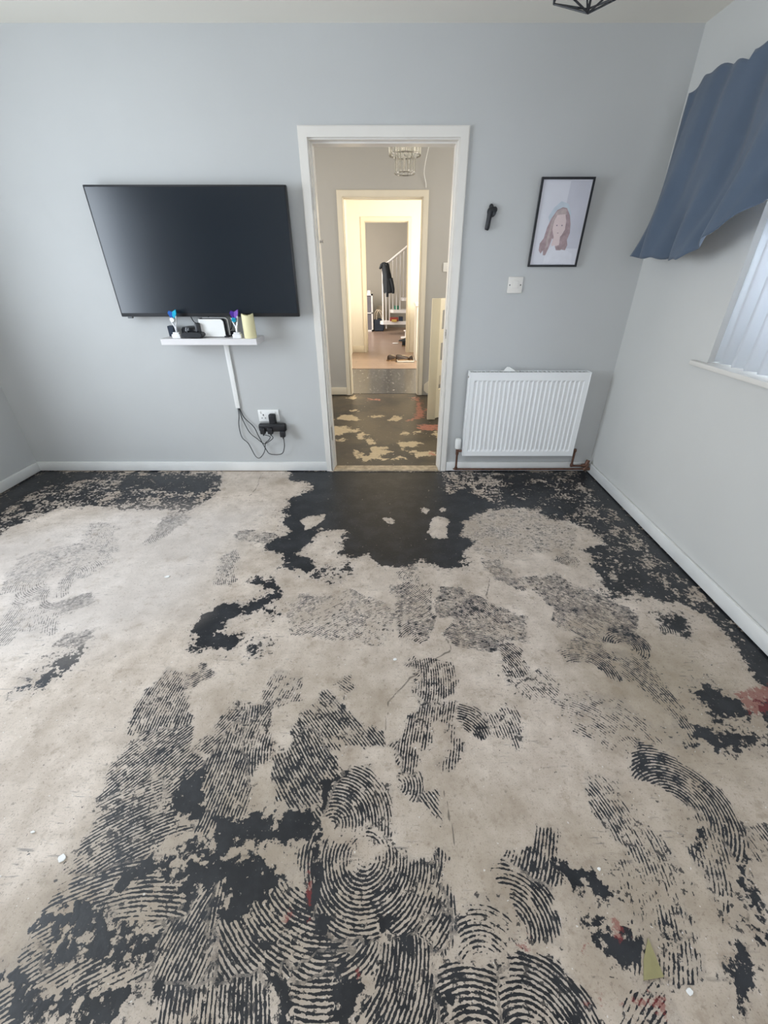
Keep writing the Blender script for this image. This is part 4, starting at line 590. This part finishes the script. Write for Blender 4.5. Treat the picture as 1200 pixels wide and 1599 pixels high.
# ------------------------------------------------------------------ picture, hook, switches
px0, px1, pz0, pz1 = .828, 1.123, 1.366, 1.792
def tilt(o): o.rotation_euler = (math.radians(4.5), 0, 0)
pf = thing('picture_frame', 'thin black framed watercolour portrait on the wall above the radiator', 'picture', (.9755, YW-.006, pz0))
fd = .016
b = bm_new(); fw = .011
for a in ((px0, px0+fw, pz0, pz1), (px1-fw, px1, pz0, pz1), (px0+fw, px1-fw, pz0, pz0+fw), (px0+fw, px1-fw, pz1-fw, pz1)): box(b, a[0], a[1], YW-.022, YW-.006, a[2], a[3], bev=.001)
obj('frame', b, 'black', pf)
b = bm_new(); box(b, px0+fw, px1-fw, YW-.013, YW-.008, pz0+fw, pz1-fw); pr = obj('print', b, 'print', pf)
W_, H_ = px1-px0, pz1-pz0
def ink(nm, pts, m, lay):
    b = bm_new(); y = YW-.013-lay*.0003; prism(b, [(px0+u*W_, y, pz1-v*H_) for u, v in pts], (0, .0003, 0)); obj(nm, b, m, pr)
def ell(cu, cv, ru, rv, n=20): return [(cu+ru*math.cos(2*math.pi*k/n), cv+rv*math.sin(2*math.pi*k/n)) for k in range(n)]
ink('background_wash', [(.56, .04), (.95, .04), (.95, .78), (.62, .78), (.55, .40)], 'print2', 1)
ink('blue_wash', [(.25, .42), (.33, .32), (.45, .25), (.60, .28), (.68, .38), (.66, .44), (.5, .33), (.36, .42), (.30, .50)], 'bluep', 2)
ink('hair', [(.40, .345), (.50, .315), (.58, .325), (.66, .40), (.71, .50), (.73, .60), (.70, .68), (.73, .74), (.70, .80), (.62, .79), (.58, .83), (.50, .84), (.48, .72), (.40, .66), (.36, .78), (.34, .86), (.27, .86), (.26, .80), (.22, .84), (.17, .80), (.17, .72), (.23, .66), (.26, .54), (.31, .44)], 'hairp', 3)
ink('hair_highlight', [(.40, .36), (.50, .325), (.57, .335), (.60, .40), (.40, .42), (.35, .58), (.33, .75), (.30, .80), (.29, .66), (.33, .46)], 'hairp2', 4)
ink('face', [(.42, .40), (.57, .39), (.61, .46), (.62, .56), (.57, .63), (.48, .68), (.42, .64), (.37, .56), (.38, .46)], 'skinp', 5)
ink('neck', [(.43, .63), (.55, .63), (.56, .74), (.45, .76), (.40, .74)], 'skinp', 4)
ink('dress', [(.36, .78), (.47, .74), (.52, .80), (.72, .80), (.86, .84), (.88, .96), (.30, .96), (.32, .86)], 'dressp', 5)
for u in (.445, .545): ink('eye', ell(u, .515, .014, .007, 10), 'eyep', 6)
ink('mouth', ell(.49, .60, .016, .005, 10), 'hairp', 6)
tilt(pf)
wh = thing('wall_hook', 'small black club shaped hook on the wall left of the picture', 'hook', (.58, YW, 1.61))
b = bm_new(); tube(b, [(.556, 2.915, 1.552), (.558, 2.912, 1.56), (.563, 2.912, 1.60), (.568, 2.912, 1.64)], [.011, .0135, .0135, .015], 14); box(b, .549, .561, 2.912, YW, 1.552, 1.566); obj('shank', b, 'black', wh, smooth=True)
b = bm_new(); lathe(b, [(.001, 0), (.020, 0), (.027, -.008), (.025, -.018), (.016, -.022), (.001, -.023)], (.578, YW, 1.638), 20, 'Y'); lathe(b, [(.001, 0), (.011, 0), (.013, -.01), (.010, -.018), (.001, -.02)], (.572, YW, 1.662), 16, 'Y', sy=1.1); lathe(b, [(.001, 0), (.013, 0), (.015, -.01), (.010, -.018), (.001, -.02)], (.594, YW, 1.648), 16, 'Y'); obj('head', b, 'black', wh, smooth=True)
sw = thing('switch_plate', 'square white blanking switch plate with two screws below the picture', 'switch', (.77, YW, 1.27))
b = bm_new(); box(b, .723, .815, 2.919, YW, 1.223, 1.313, bev=.004); obj('faceplate', b, 'gloss', sw, smooth=True)
b = bm_new(); box(b, .749, .789, 2.914, 2.920, 1.250, 1.290, bev=.003); obj('centre_panel', b, 'gloss', sw, smooth=True)
for x in (.735, .802):
    b = bm_new(); lathe(b, [(.001, 0), (.0038, 0), (.0034, -.0015), (.001, -.002)], (x, 2.919, 1.268), 12, 'Y'); obj('screw', b, 'dark', sw)

# ------------------------------------------------------------------ right window: frame, sill, blinds
wn = bpy.data.objects.new('window_1', None); COL.objects.link(wn); wn.location = (XR+.2, 1.27, wz0); wn['kind'] = 'structure'
b = bm_new()
for a in ((wy0, wy0+.06, wz0, wz1), (wy1-.06, wy1, wz0, wz1), (wy0, wy1, wz0, wz0+.06), (wy0, wy1, wz1-.06, wz1), (1.24, 1.30, wz0, wz1)): box(b, XR+.18, XR+.24, a[0], a[1], a[2], a[3], bev=.004)
obj('window_frame', b, 'white', wn, smooth=True)
b = bm_new(); box(b, XR+.207, XR+.212, wy0+.05, wy1-.05, wz0+.05, wz1-.05); obj('window_pane', b, 'pane', wn)
b = bm_new(); box(b, XR-.030, XR, wy0-.08, wy1+.085, wz0-.018, wz0+.004, bev=.004); box(b, XR-.004, XR+.18, wy0+.001, wy1-.001, wz0-.004, wz0+.004); obj('window_sill', b, 'gloss', wn, smooth=True)
# vertical blind: each slat hangs on its own carrier from the head rail
br = thing('vertical_blind', 'white vertical slat blind in the window at the right edge', 'blind', (XR+.06, 1.27, wz1-.03))
b = bm_new(); box(b, XR+.035, XR+.075, wy0+.01, wy1-.01, wz1-.035, wz1-.001, bev=.003); obj('rail', b, 'white', br)
sl0 = None; k = 0; yy = wy1-.040
while yy > wy0+.05:
    if sl0 is None:
        b = bm_new(); n = 8
        for s in range(n):
            u0, u1 = (s/n-.5)*.089, ((s+1)/n-.5)*.089; c0, c1 = .006*math.cos(math.pi*(s/n-.5)), .006*math.cos(math.pi*((s+1)/n-.5))
            v = [b.verts.new((c0, u0, .012)), b.verts.new((c1, u1, .012)), b.verts.new((c1, u1, 1.028)), b.verts.new((c0, u0, 1.028))]; b.faces.new(v)
        bmesh.ops.remove_doubles(b, verts=b.verts, dist=1e-5)
        sl0 = obj('slat', b, 'blind', smooth=True); sl0.parent = br; md = sl0.modifiers.new('thick', 'SOLIDIFY'); md.thickness = .0012; o = sl0
    else: o = sl0.copy(); COL.objects.link(o)
    o.parent = br; o.location = Vector((XR+.038, yy, wz0))-Vector(br.location); o.rotation_euler = (0, 0, math.radians(40 if k else 10))
    yy -= .076 if k else .062; k += 1
# ------------------------------------------------------------------ curtain
ct = thing('curtain', 'slate blue curtain hanging bunched over the top of the right window', 'curtain', (1.40, 1.9, 2.1))
def curtain_bm():
    b = bm_new(); ns, nt = 150, 46; rows = []
    hy = [.3, 1.0, 1.5, 1.80, 1.894, 2.058, 2.18, 2.265, 2.33, 2.50, 2.774]; hz = [1.93, 1.90, 1.78, 1.65, 1.595, 1.475, 1.425, 1.392, 1.388, 1.400, 1.412]
    for j in range(nt+1):
        t = j/nt; row = []
        for i in range(ns+1):
            s = i/ns
            ytop = 2.672-2.35*s; ybot = 2.778-2.45*s
            zt = 2.065+.040*math.exp(-((ytop-2.55)/.12)**2)+.012*math.sin(ytop*19)+.006*math.sin(ytop*47)
            if ytop < 2.25: zt += .028
            if ytop > 2.6: zt -= (ytop-2.6)*.25
            zb = float(np.interp(ybot, hy, hz))+.004*math.sin(ybot*55)
            tt = t**1.0
            y = ytop*(1-tt)+ybot*tt+.028*math.sin(math.pi*t)*(1-s)**3*(-1)+.010*math.sin(t*7+s*3); z = zt*(1-tt)+zb*tt
            fold = .020*math.sin(s*62+1.2*math.sin(t*3.0+s*5))+.013*math.sin(s*27+t*2.6+1)+.007*math.sin(s*118+t*4)
            # diagonal drag folds from the gathered near end
            fold += .014*math.sin((s*16-t*5.5))*t
            x = 1.40+fold*(.45+.75*t)-.03*t
            row.append(b.verts.new((x, y, z)))
        rows.append(row)
    for j in range(nt):
        for i in range(ns): b.faces.new((rows[j][i], rows[j][i+1], rows[j+1][i+1], rows[j+1][i]))
    return b
cu = obj('fabric', curtain_bm(), 'curtain', ct, smooth=True); md = cu.modifiers.new('thick', 'SOLIDIFY'); md.thickness = .003
b = bm_new(); tube(b, [(1.455, .35, 2.065), (1.455, 2.60, 2.065)], .008, 10)
for y in (.6, 2.45): tube(b, [(1.455, y, 2.065), (XR, y, 2.065)], .006, 8)
cpo = obj('curtain_pole', b, 'white', ct, smooth=True)

# ------------------------------------------------------------------ pendant cage light
pn = thing('pendant_light', 'black geometric wire cage pendant lamp at the top of the frame', 'pendant lamp', (.585, 1.79, H))
pcx, pcy, pz = .575, 1.775, 1.994
def hexring(r, z, off): return [Vector((pcx+r*math.cos(off+k*math.pi/3), pcy+r*math.sin(off+k*math.pi/3), z)) for k in range(6)]
ap = Vector((pcx, pcy, pz)); R1 = hexring(.118, pz+.050, .25); R2 = hexring(.085, pz+.21, .25+math.pi/6); R3 = hexring(.028, pz+.27, .25+math.pi/6)
b = bm_new()
def bar(p, q): tube(b, [p, q], .0026, 8)
for k in range(6):
    bar(ap, R1[k]); bar(R1[k], R1[(k+1) % 6]); bar(R1[k], R2[k]); bar(R1[(k+1) % 6], R2[k]); bar(R2[k], R2[(k+1) % 6]); bar(R2[k], R3[k]); bar(R3[k], R3[(k+1) % 6])
obj('wire_cage', b, 'black', pn, smooth=True)
b = bm_new(); lathe(b, [(.001, .21), (.02, .21), (.02, .275), (.006, .285), (.001, .285)], (pcx, pcy, pz), 16); obj('lamp_holder', b, 'black', pn, smooth=True)
b = bm_new(); tube(b, [(pcx, pcy, pz+.28), (pcx, pcy, H-.03)], .003, 8); obj('cord', b, 'black', pn)
b = bm_new(); lathe(b, [(.001, -.03), (.02, -.03), (.05, -.005), (.05, 0), (.001, 0)], (pcx, pcy, H), 24); obj('ceiling_rose', b, 'black', pn, smooth=True)
b = bm_new(); lathe(b, [(.001, .12), (.018, .125), (.029, .145), (.028, .165), (.014, .195), (.013, .21), (.001, .21)], (pcx, pcy, pz), 20); obj('bulb', b, 'white', pn, smooth=True)

# ------------------------------------------------------------------ hall
HY = 5.2
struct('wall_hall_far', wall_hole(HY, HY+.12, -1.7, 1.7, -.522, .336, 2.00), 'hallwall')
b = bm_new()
for a in ((YW+.12, 3.45, 0, H), (4.75, HY, 0, H), (3.45, 4.75, 0, .75), (3.45, 4.75, 2.25, H)): box(b, -1.8, -1.7, *a)  # opening cut for the added lamp on this side
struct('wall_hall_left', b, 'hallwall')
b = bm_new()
for a in ((YW+.12, 3.4, 0, H), (4.8, HY, 0, H), (3.4, 4.8, 0, 1.05), (3.4, 4.8, 2.25, H)): box(b, 1.75, 1.85, *a)  # opening cut for the added right-hand hall lamp
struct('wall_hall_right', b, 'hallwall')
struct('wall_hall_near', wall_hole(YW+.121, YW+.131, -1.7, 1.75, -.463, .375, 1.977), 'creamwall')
struct('ceiling_hall', slab(-1.8, 1.85, YW+.12, HY+.12, H, H+.1), 'ceil')
doorway('door_2', HY, -.498, .316, 1.985, .12, .048, 'hallgloss')
skirting('baseboard_hall', -1.7, -.56, HY-.016, HY, 'hallgloss', .095)
# sloping string board where the stairs rise to the right
b = bm_new(); prism(b, [(.40, HY-.001, .06), (.44, HY-.001, .02), (1.6, HY-.001, .92), (1.6, HY-.001, 1.03), (.40, HY-.001, .13)], (0, -.022, 0)); tag(struct('trim_2', b, 'hallgloss'), 'sloping stair string board on the hall wall', 'trim')
b = bm_new()
for k in range(5): box(b, .80+k*.2, 1.7, 4.76, HY-.03, k*.19, (k+1)*.19-.002, bev=.004)
tag(obj('hall_staircase', b, 'hallgloss', origin=(1.1, 4.8, 0)), 'painted stairs rising right behind the cream balustrade in the hall', 'stairs')
bl = thing('stair_balustrade', 'cream painted stair newel board with square cut-outs in the hall', 'balustrade', (.44, 4.2, 0))
b = bm_new(); box(b, .370, .452, 4.2, 4.235, 0, 1.128, bev=.004); obj('newel_board', b, 'cream', bl, smooth=True)
b = bm_new()
p0, p1 = Vector((.448, 4.215, 0)), Vector((.448+.55, 4.215+.55*.9, 0)); d = p1-p0; nrm = Vector((-d.y, d.x, 0)).normalized()*.028
def pan(s0, s1, z0a, z0b, z1a, z1b):
    a, c = p0+d*s0, p0+d*s1; prism(b, [(a.x, a.y, z0a), (c.x, c.y, z0b), (c.x, c.y, z1b), (a.x, a.y, z1a)], nrm)
sl = .30
holes = [(.30, .44), (.575, .745), (.86, 1.03)]
s0, s1 = .05, .60
pan(0, s0, .01, .01, 1.128, 1.128); pan(s1, 1, .2, .5, 1.128, 1.128)
zs = [(.01, .01)]+[q for q in holes]+[(1.128, 1.128)]
edges = [.01]+[v for q in holes for v in q]+[1.128]
for a, c in ((edges[0], edges[1]), (edges[2], edges[3]), (edges[4], edges[5]), (edges[6], edges[7])):
    pan(s0, s1, a, a+(0.02 if a > .1 else 0), c, c+(0.02 if c < 1 else 0))
obj('cut_out_panel', b, 'cream', bl)
# chandelier
ch = thing('chandelier', 'two tier crystal rod chandelier on the hall ceiling', 'chandelier', (.102, 4.1, H))
cc = (.102, 4.1)
b = bm_new(); lathe(b, [(.001, -.02), (.13, -.02), (.135, -.012), (.135, 0), (.001, 0)], (cc[0], cc[1], H), 32); obj('ceiling_plate', b, 'chrome', ch, smooth=True)
for r, z in ((.118, 2.108), (.076, 1.998)):
    b = bm_new(); tube(b, [(cc[0]+r*math.cos(a), cc[1]+r*math.sin(a), z) for a in [k*2*math.pi/40 for k in range(40)]], .004, 8, closed=True); obj('ring', b, 'steel', ch, smooth=True)
rod0 = None
for r, z0, z1, n in ((.116, 2.10, H-.02, 22), (.074, 1.992, 2.20, 15)):
    first = None
    for k in range(n):
        a = 2*math.pi*k/n; p = (cc[0]+r*math.cos(a), cc[1]+r*math.sin(a))
        if first is None:
            b = bm_new(); lathe(b, [(.001, 0), (.0075, .004), (.0085, .02), (.0085, z1-z0), (.001, z1-z0)], (p[0], p[1], z0), 6); first = obj('crystal_rod', b, 'glass', ch, False, (p[0], p[1], z0))
        else:
            o = first.copy(); COL.objects.link(o); o.parent = ch; o.location = Vector((p[0], p[1], z0))-Vector(ch.location); o.rotation_euler = (0, 0, a)
b = bm_new(); tube(b, smooth_path([(.36, 5.12, H), (.345, 5.14, 2.33), (.325, 5.16, 2.24), (.32, 5.175, 2.17), (.34, 5.185, 2.10), (.345, 5.19, 2.062)]), .0035, 8)
tag(obj('hanging_wire', b, 'white', origin=(.36, 5.12, H), smooth=True), 'thin white wire trailing from hall ceiling to the second door frame', 'wire')
hs = thing('light_switch', 'white light switch on the hall wall seen past the right door frame', 'switch', (.60, HY, 1.38))
b = bm_new(); box(b, .56, .645, HY-.012, HY, 1.335, 1.42, bev=.003); obj('faceplate', b, 'white', hs, smooth=True)
b = bm_new(); box(b, .592, .612, HY-.017, HY-.010, 1.36, 1.395, bev=.002); obj('rocker', b, 'white', hs)
b = bm_new(); lathe(b, [(.001, 0), (.012, 0), (.012, .006), (.005, .01), (.005, .02), (.011, .026), (.001, .03)], (-.448, YW+.10, 1.50), 14, 'X'); 
hk = obj('coat_hook', b, 'steel', origin=(-.448, YW+.10, 1.50), smooth=True); tag(hk, 'small dark metal knob on the left door frame edge', 'hook')

# ------------------------------------------------------------------ kitchen beyond the second doorway
KY = 8.3
struct('wall_kitchen_left', slab(-.86, -.74, HY+.12, KY, 0, H), 'creamwall')
b = bm_new()
for a in ((5.32, 5.9, 0, H), (7.3, 8.3, 0, H), (5.9, 7.3, 0, .95), (5.9, 7.3, 2.15, H)): box(b, 1.7, 1.8, a[0], a[1], a[2], a[3])
struct('wall_kitchen_right', b, 'creamwall')
struct('ceiling_kitchen', slab(-.86, 1.8, HY+.12, KY, 2.37, 2.47), 'creamwall')
struct('wall_kitchen_far', wall_hole(KY, KY+.12, -.80, 1.8, -.478, .295, 2.07, 2.37), 'creamwall')
doorway('door_3', KY, -.455, .272, 2.05, .12, .05, 'hallgloss')
skirting('baseboard_kitchen', -.74, -.52, KY-.02, KY, 'hallgloss', .12)
kc = thing('kitchen_cabinet', 'white base cabinet on the right beyond the second doorway', 'cabinet', (.70, 7.7, 0))
b = bm_new(); box(b, .405, 1.0, 7.42, 8.0, .012, .85); obj('carcass', b, 'white', kc)
b = bm_new(); box(b, .385, 1.02, 7.39, 8.02, .85, .88, bev=.004); obj('worktop', b, 'white', kc)
b = bm_new(); box(b, .41, .995, 7.40, 7.42, .11, .84, bev=.003); dr = obj('door', b, 'white', kc)
b = bm_new(); tube(b, [(.47, 7.385, .66), (.47, 7.385, .78)], .006, 8); obj('handle', b, 'steel', dr)
ty = thing('shoe_tray', 'low white tray on the floor beside the white cabinet', 'tray', (.25, 7.45, .006))
b = bm_new(); box(b, .09, .385, 7.28, 7.62, .006, .014); obj('base', b, 'white', ty)
b = bm_new()
for a in ((.09, .385, 7.28, 7.288), (.09, .385, 7.612, 7.62), (.09, .098, 7.28, 7.62), (.377, .385, 7.28, 7.62)): box(b, *a, .006, .035, bev=.002)
obj('rim', b, 'white', ty)
def shoe(x, y, z, ang, label, m='brownshoe', L=.25):
    t = thing('shoe', label, 'shoe', (x, y, z), 'shoes lying on the floor beyond the hall')
    R = Matrix.Rotation(ang, 4, 'Z')
    def put(b, nm, mm, par=t):
        bmesh.ops.transform(b, matrix=R, verts=b.verts); bmesh.ops.translate(b, vec=(x, y, z), verts=b.verts); return obj(nm, b, mm, par, smooth=True)
    b = bm_new(); O = [(-.5, -.10), (-.48, .13), (-.2, .14), (.15, .18), (.4, .15), (.5, 0), (.42, -.14), (.15, -.17), (-.2, -.13)]
    prism(b, [(u*L, v*L, 0) for u, v in O], (0, 0, .022)); put(b, 'sole', 'tan')
    b = bm_new(); secs = [(-.46, .10, .30), (-.35, .13, .32), (-.2, .125, .30), (0, .14, .24), (.2, .165, .17), (.38, .14, .12), (.48, .06, .07)]; rings = []
    for u, hw, hh in secs:
        rings.append([b.verts.new((u*L, math.cos(a)*hw*L, .02+max(0, math.sin(a))*hh*L)) for a in [k*math.pi/8 for k in range(9)]])
    for A, B in zip(rings, rings[1:]):
        for k in range(8): b.faces.new((A[k], A[k+1], B[k+1], B[k]))
    b.faces.new(rings[0]); b.faces.new(rings[-1][::-1]); up = put(b, 'upper', m)
    b = bm_new()
    for u in (-.02, .06, .14): box(b, u*L-.003, u*L+.003, -.028, .028, .02+.22*L, .02+.22*L+.006)
    put(b, 'laces', 'beige', up); return t
shoe(.0, 7.50, .0065, math.radians(60), 'dark brown shoe on the boards left of the white tray')
shoe(.185, 7.44, .0145, math.radians(20), 'dark brown shoe in the middle of the white tray')
shoe(.335, 7.46, .0145, math.radians(95), 'dark brown shoe at the right side of the white tray', L=.2)

# ------------------------------------------------------------------ far room with the open staircase
FY = 12.3
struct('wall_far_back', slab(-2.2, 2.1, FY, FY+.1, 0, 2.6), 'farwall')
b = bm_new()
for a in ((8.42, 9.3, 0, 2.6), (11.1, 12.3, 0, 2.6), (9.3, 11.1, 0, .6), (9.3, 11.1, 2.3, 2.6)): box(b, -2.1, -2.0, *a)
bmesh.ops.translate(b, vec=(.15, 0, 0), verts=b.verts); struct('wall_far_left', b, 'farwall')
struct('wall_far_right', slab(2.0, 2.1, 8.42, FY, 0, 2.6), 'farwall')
struct('ceiling_far_room', slab(-2.2, 2.1, 8.42, FY, 2.45, 2.6), 'ceil')
st = thing('open_staircase', 'white open tread staircase with thin balusters in the far room', 'staircase', (.3, 10.9, 0))
def tread(x0, x1, y0, y1, z, th=.06):
    b = bm_new(); O = [(x1, y0), (x1, y1), (x0+.10, y1), (x0+.03, y1-.04), (x0, (y0+y1)/2), (x0+.02, y0+.05), (x0+.08, y0)]
    prism(b, [(px, py, z) for px, py in O], (0, 0, th)); obj('tread', b, 'white', st)
tread(-.28, 1.1, 10.75, 11.05, .235, .065); tread(-.04, 1.2, 10.90, 11.2, .475, .065); tread(.22, 1.3, 10.95, 11.25, .73, .065); tread(.50, 1.4, 10.95, 11.25, .98)
b = bm_new(); tube(b, [(-.205, 10.9, .29), (-.205, 10.9, 1.40)], .020, 10); obj('newel_post', b, 'white', st)
for x, y, z in ((-.13, 10.80, .14), (-.05, 10.95, .30), (.03, 11.0, .53), (.115, 11.0, .53), (.20, 11.0, .53), (.28, 11.05, .79), (.36, 11.05, .79)):
    b = bm_new(); tube(b, [(x, y, z), (x, y, 1.42+(x+.2)*.70)], .011, 8); obj('baluster', b, 'white', st)
b = bm_new(); tube(b, [(-.235, 10.9, 1.40), (.60, 11.0, 1.99)], .026, 10); obj('handrail', b, 'white', st, smooth=True)
b = bm_new(); box(b, .55, .65, 10.9, 11.15, .006, .96); obj('stringer', b, 'white', st)
ct2 = thing('coat', 'dark charcoal coat hung over the white newel post in the far room', 'coat', (-.12, 10.85, 1.45))
b = bm_new()
secs = [(1.50, -.15, .06, .04), (1.46, -.16, .10, .06), (1.38, -.13, .09, .07), (1.25, -.10, .10, .08), (1.12, -.085, .115, .085), (1.0, -.06, .125, .09), (.93, -.055, .125, .09), (.90, -.06, .11, .08)]
lathe_rings = []
for z, cx, rx_, ry_ in secs:
    lathe_rings.append([b.verts.new((cx+rx_*math.cos(a)*(1+.10*math.sin(3*a+z*4)), 10.85+ry_*math.sin(a)*(1+.1*math.cos(4*a)), z+.012*math.sin(3*a))) for a in [k*2*math.pi/20 for k in range(20)]])
for A, B in zip(lathe_rings, lathe_rings[1:]):
    for k in range(20): b.faces.new((A[k], A[(k+1) % 20], B[(k+1) % 20], B[k]))
b.faces.new(lathe_rings[0]); b.faces.new(lathe_rings[-1][::-1]); obj('body', b, 'coat', ct2, smooth=True)
b = bm_new(); tube(b, smooth_path([(-.15, 10.84, 1.49), (-.22, 10.83, 1.46), (-.27, 10.83, 1.38)], 4), [.035, .035, .035, .035, .035, .03, .028, .025, .02], 10); obj('hood', b, 'coat', ct2, smooth=True)
for P in ([(-.11, 10.80, 1.3), (-.10, 10.79, 1.0), (-.105, 10.79, .82)], [(-.02, 10.80, 1.2), (.03, 10.79, 1.0), (.035, 10.79, .89)]):
    b = bm_new(); q = smooth_path(P, 5); tube(b, q, [.045-.015*i/(len(q)-1) for i in range(len(q))], 10); obj('sleeve', b, 'coat', ct2, smooth=True)
# cube shelf with grey bins
cs = thing('cube_shelf', 'white cube shelf unit with grey boxes at the left of the far doorway', 'shelf unit', (-.85, 11.6, .006))
b = bm_new(); X0, X1 = -1.23, -.47
for a in ((X0, X0+.04, .006, .86), (X1-.04, X1, .006, .86), (X0+.37, X0+.39, .006, .86), (X0, X1, .82, .86), (X0, X1, .006, .046), (X0, X1, .42, .445)): box(b, a[0], a[1], 11.4, 11.78, a[2], a[3])
obj('carcass', b, 'white', cs)
b = bm_new(); box(b, X0, X1, 11.76, 11.78, .01, .85); obj('back_board', b, 'white', cs)
for i, (x, z) in enumerate(((X0+.045, .05), (X0+.395, .05), (X0+.045, .45), (X0+.395, .45))):
    b = bm_new(); box(b, x, x+.32, 11.42, 11.75, z, z+.36, bev=.006)
    tag(obj('storage_box', b, 'greybin', origin=(x+.16, 11.58, z)), ['grey fabric box in the lower left cube', 'grey fabric box in the lower right cube of the white shelf', 'grey fabric box in the upper left cube', 'grey fabric box in the upper right cube of the white shelf'][i], 'storage box', 'grey boxes in the cube shelf')
b = bm_new(); box(b, -.60, -.52, 11.45, 11.55, .86, .93, bev=.01); tag(obj('small_pot', b, 'white', origin=(-.56, 11.5, .86)), 'small white pot on top of the white cube shelf', 'pot')
bg_ = thing('tote_bag', 'dark navy bag on the floor beside the cube shelf', 'bag', (-.32, 11.5, .006))
b = bm_new(); prism(b, [(-.45, 11.42, .008), (-.20, 11.42, .008), (-.17, 11.42, .27), (-.30, 11.42, .30), (-.46, 11.42, .29)], (0, .22, 0)); bmesh.ops.bevel(b, geom=list(b.edges), offset=.02, segments=2, affect='EDGES'); obj('body', b, 'navy', bg_, smooth=True)
for dx in (0, .05):
    b = bm_new(); tube(b, smooth_path([(-.43+dx, 11.44, .28), (-.42+dx, 11.44, .42), (-.36+dx, 11.44, .50), (-.28+dx, 11.44, .42), (-.24+dx, 11.44, .28)]), .010, 8); obj('handle', b, 'beige', bg_, smooth=True)
b = bm_new(); lathe(b, [(.001, .006), (.10, .006), (.13, .12), (.14, .30), (.12, .46), (.06, .56), (.001, .57)], (-.30, 11.85, 0), 20); tag(obj('laundry_sack', b, 'beige', origin=(-.30, 11.85, .006), smooth=True), 'beige soft sack standing behind the navy bag', 'sack')
# things tucked on and under the treads
b = bm_new(); box(b, .06, .17, 11.02, 11.12, .540, .62, bev=.008); tag(obj('green_tub', b, 'green', origin=(.115, 11.07, .54)), 'small green tub on the second stair tread', 'tub')
for i, (x0_, x1_, z_, m_) in enumerate(((-.04, .16, .075, 'red'), (.0, .12, .04, 'yellow'), (.17, .27, .09, 'navy'))):
    b = bm_new(); box(b, x0_, x1_, 10.84, 11.0, .300, .300+z_, bev=.003); bk_ = obj('book' if i < 2 else 'storage_tin', b, m_, origin=((x0_+x1_)/2, 10.92, .300))
    if i == 1: bk_.location.y -= .155; bk_.scale = (1, .9, 1)
    tag(bk_, ['dark red book lying on the lowest stair tread', 'yellow book lying at the front of the lowest stair tread', 'navy tin at the right on the lowest stair tread'][i], 'book' if i < 2 else 'tin')
shoe(.26, 9.55, .006, math.radians(150), 'black shoe on the boards under the far staircase', 'coat')
shoe(.33, 9.05, .006, math.radians(5), 'black shoe nearest the far door frame', 'coat')
b = bm_new(); lathe(b, [(.001, 0), (.05, .002), (.06, .01), (.04, .022), (.001, .025)], (.08, 9.35, .006), 12, sx=1.2, sy=.7); tag(obj('crumpled_tissue', b, 'white', origin=(.08, 9.35, .006)), 'crumpled white tissue on the boards of the far room', 'tissue')
b = bm_new(); lathe(b, [(.001, 0), (.12, 0), (.12, .015), (.02, .03), (.02, .12), (.05, .14), (.05, .16), (.001, .165)], (.33, 10.3, .006), 20); tag(obj('stool_base', b, 'white', origin=(.33, 10.3, .006), smooth=True), 'small white pedestal on the floor under the stairs', 'stand')

# loose debris on the floor
def flake(x, y, r, seed, label):
    rng = random.Random(seed); n = 7; b = bm_new()
    pts = [(x+r*rng.uniform(.5, 1.1)*math.cos(2*math.pi*k/n), y+r*rng.uniform(.4, .8)*math.sin(2*math.pi*k/n), .0005) for k in range(n)]
    prism(b, pts, (0, 0, .004)); bmesh.ops.bevel(b, geom=list(b.edges), offset=.0008, segments=1, affect='EDGES')
    tag(obj('plaster_flake', b, 'white', origin=(x, y, 0)), label, 'plaster flake', 'white plaster flakes on the floor')
flake(-1.141, 1.638, 0.016, 262, 'white plaster flake on pale concrete straight below the shelf')
flake(-0.873, 0.476, 0.014, 98, 'long white plaster flake at the left edge of the combed black area')
flake(-0.995, 0.534, 0.006, 52, 'tiny white plaster flake on bare concrete at far left')
flake(0.643, 0.242, 0.009, 1077, 'white plaster flake near the bottom right corner beside the olive fragment')
flake(0.013, 1.122, 0.009, 617, 'white plaster flake beside the floor crack in the middle')
flake(0.540, 0.453, 0.006, 936, 'tiny white plaster flake on the black patch at lower right')
M['olive'] = mat('olive_tile', (.30, .27, .13), .6, var=.12, scale=30)
b = bm_new(); prism(b, [(x, y, .0004) for x, y in OLIVE[0]], (0, 0, .0035)); c0 = OLIVE[0][0]
tag(obj('tile_fragment', b, 'olive', origin=(c0[0], c0[1], 0)), 'pointed olive fragment of old tile lying at the lower right', 'tile fragment')
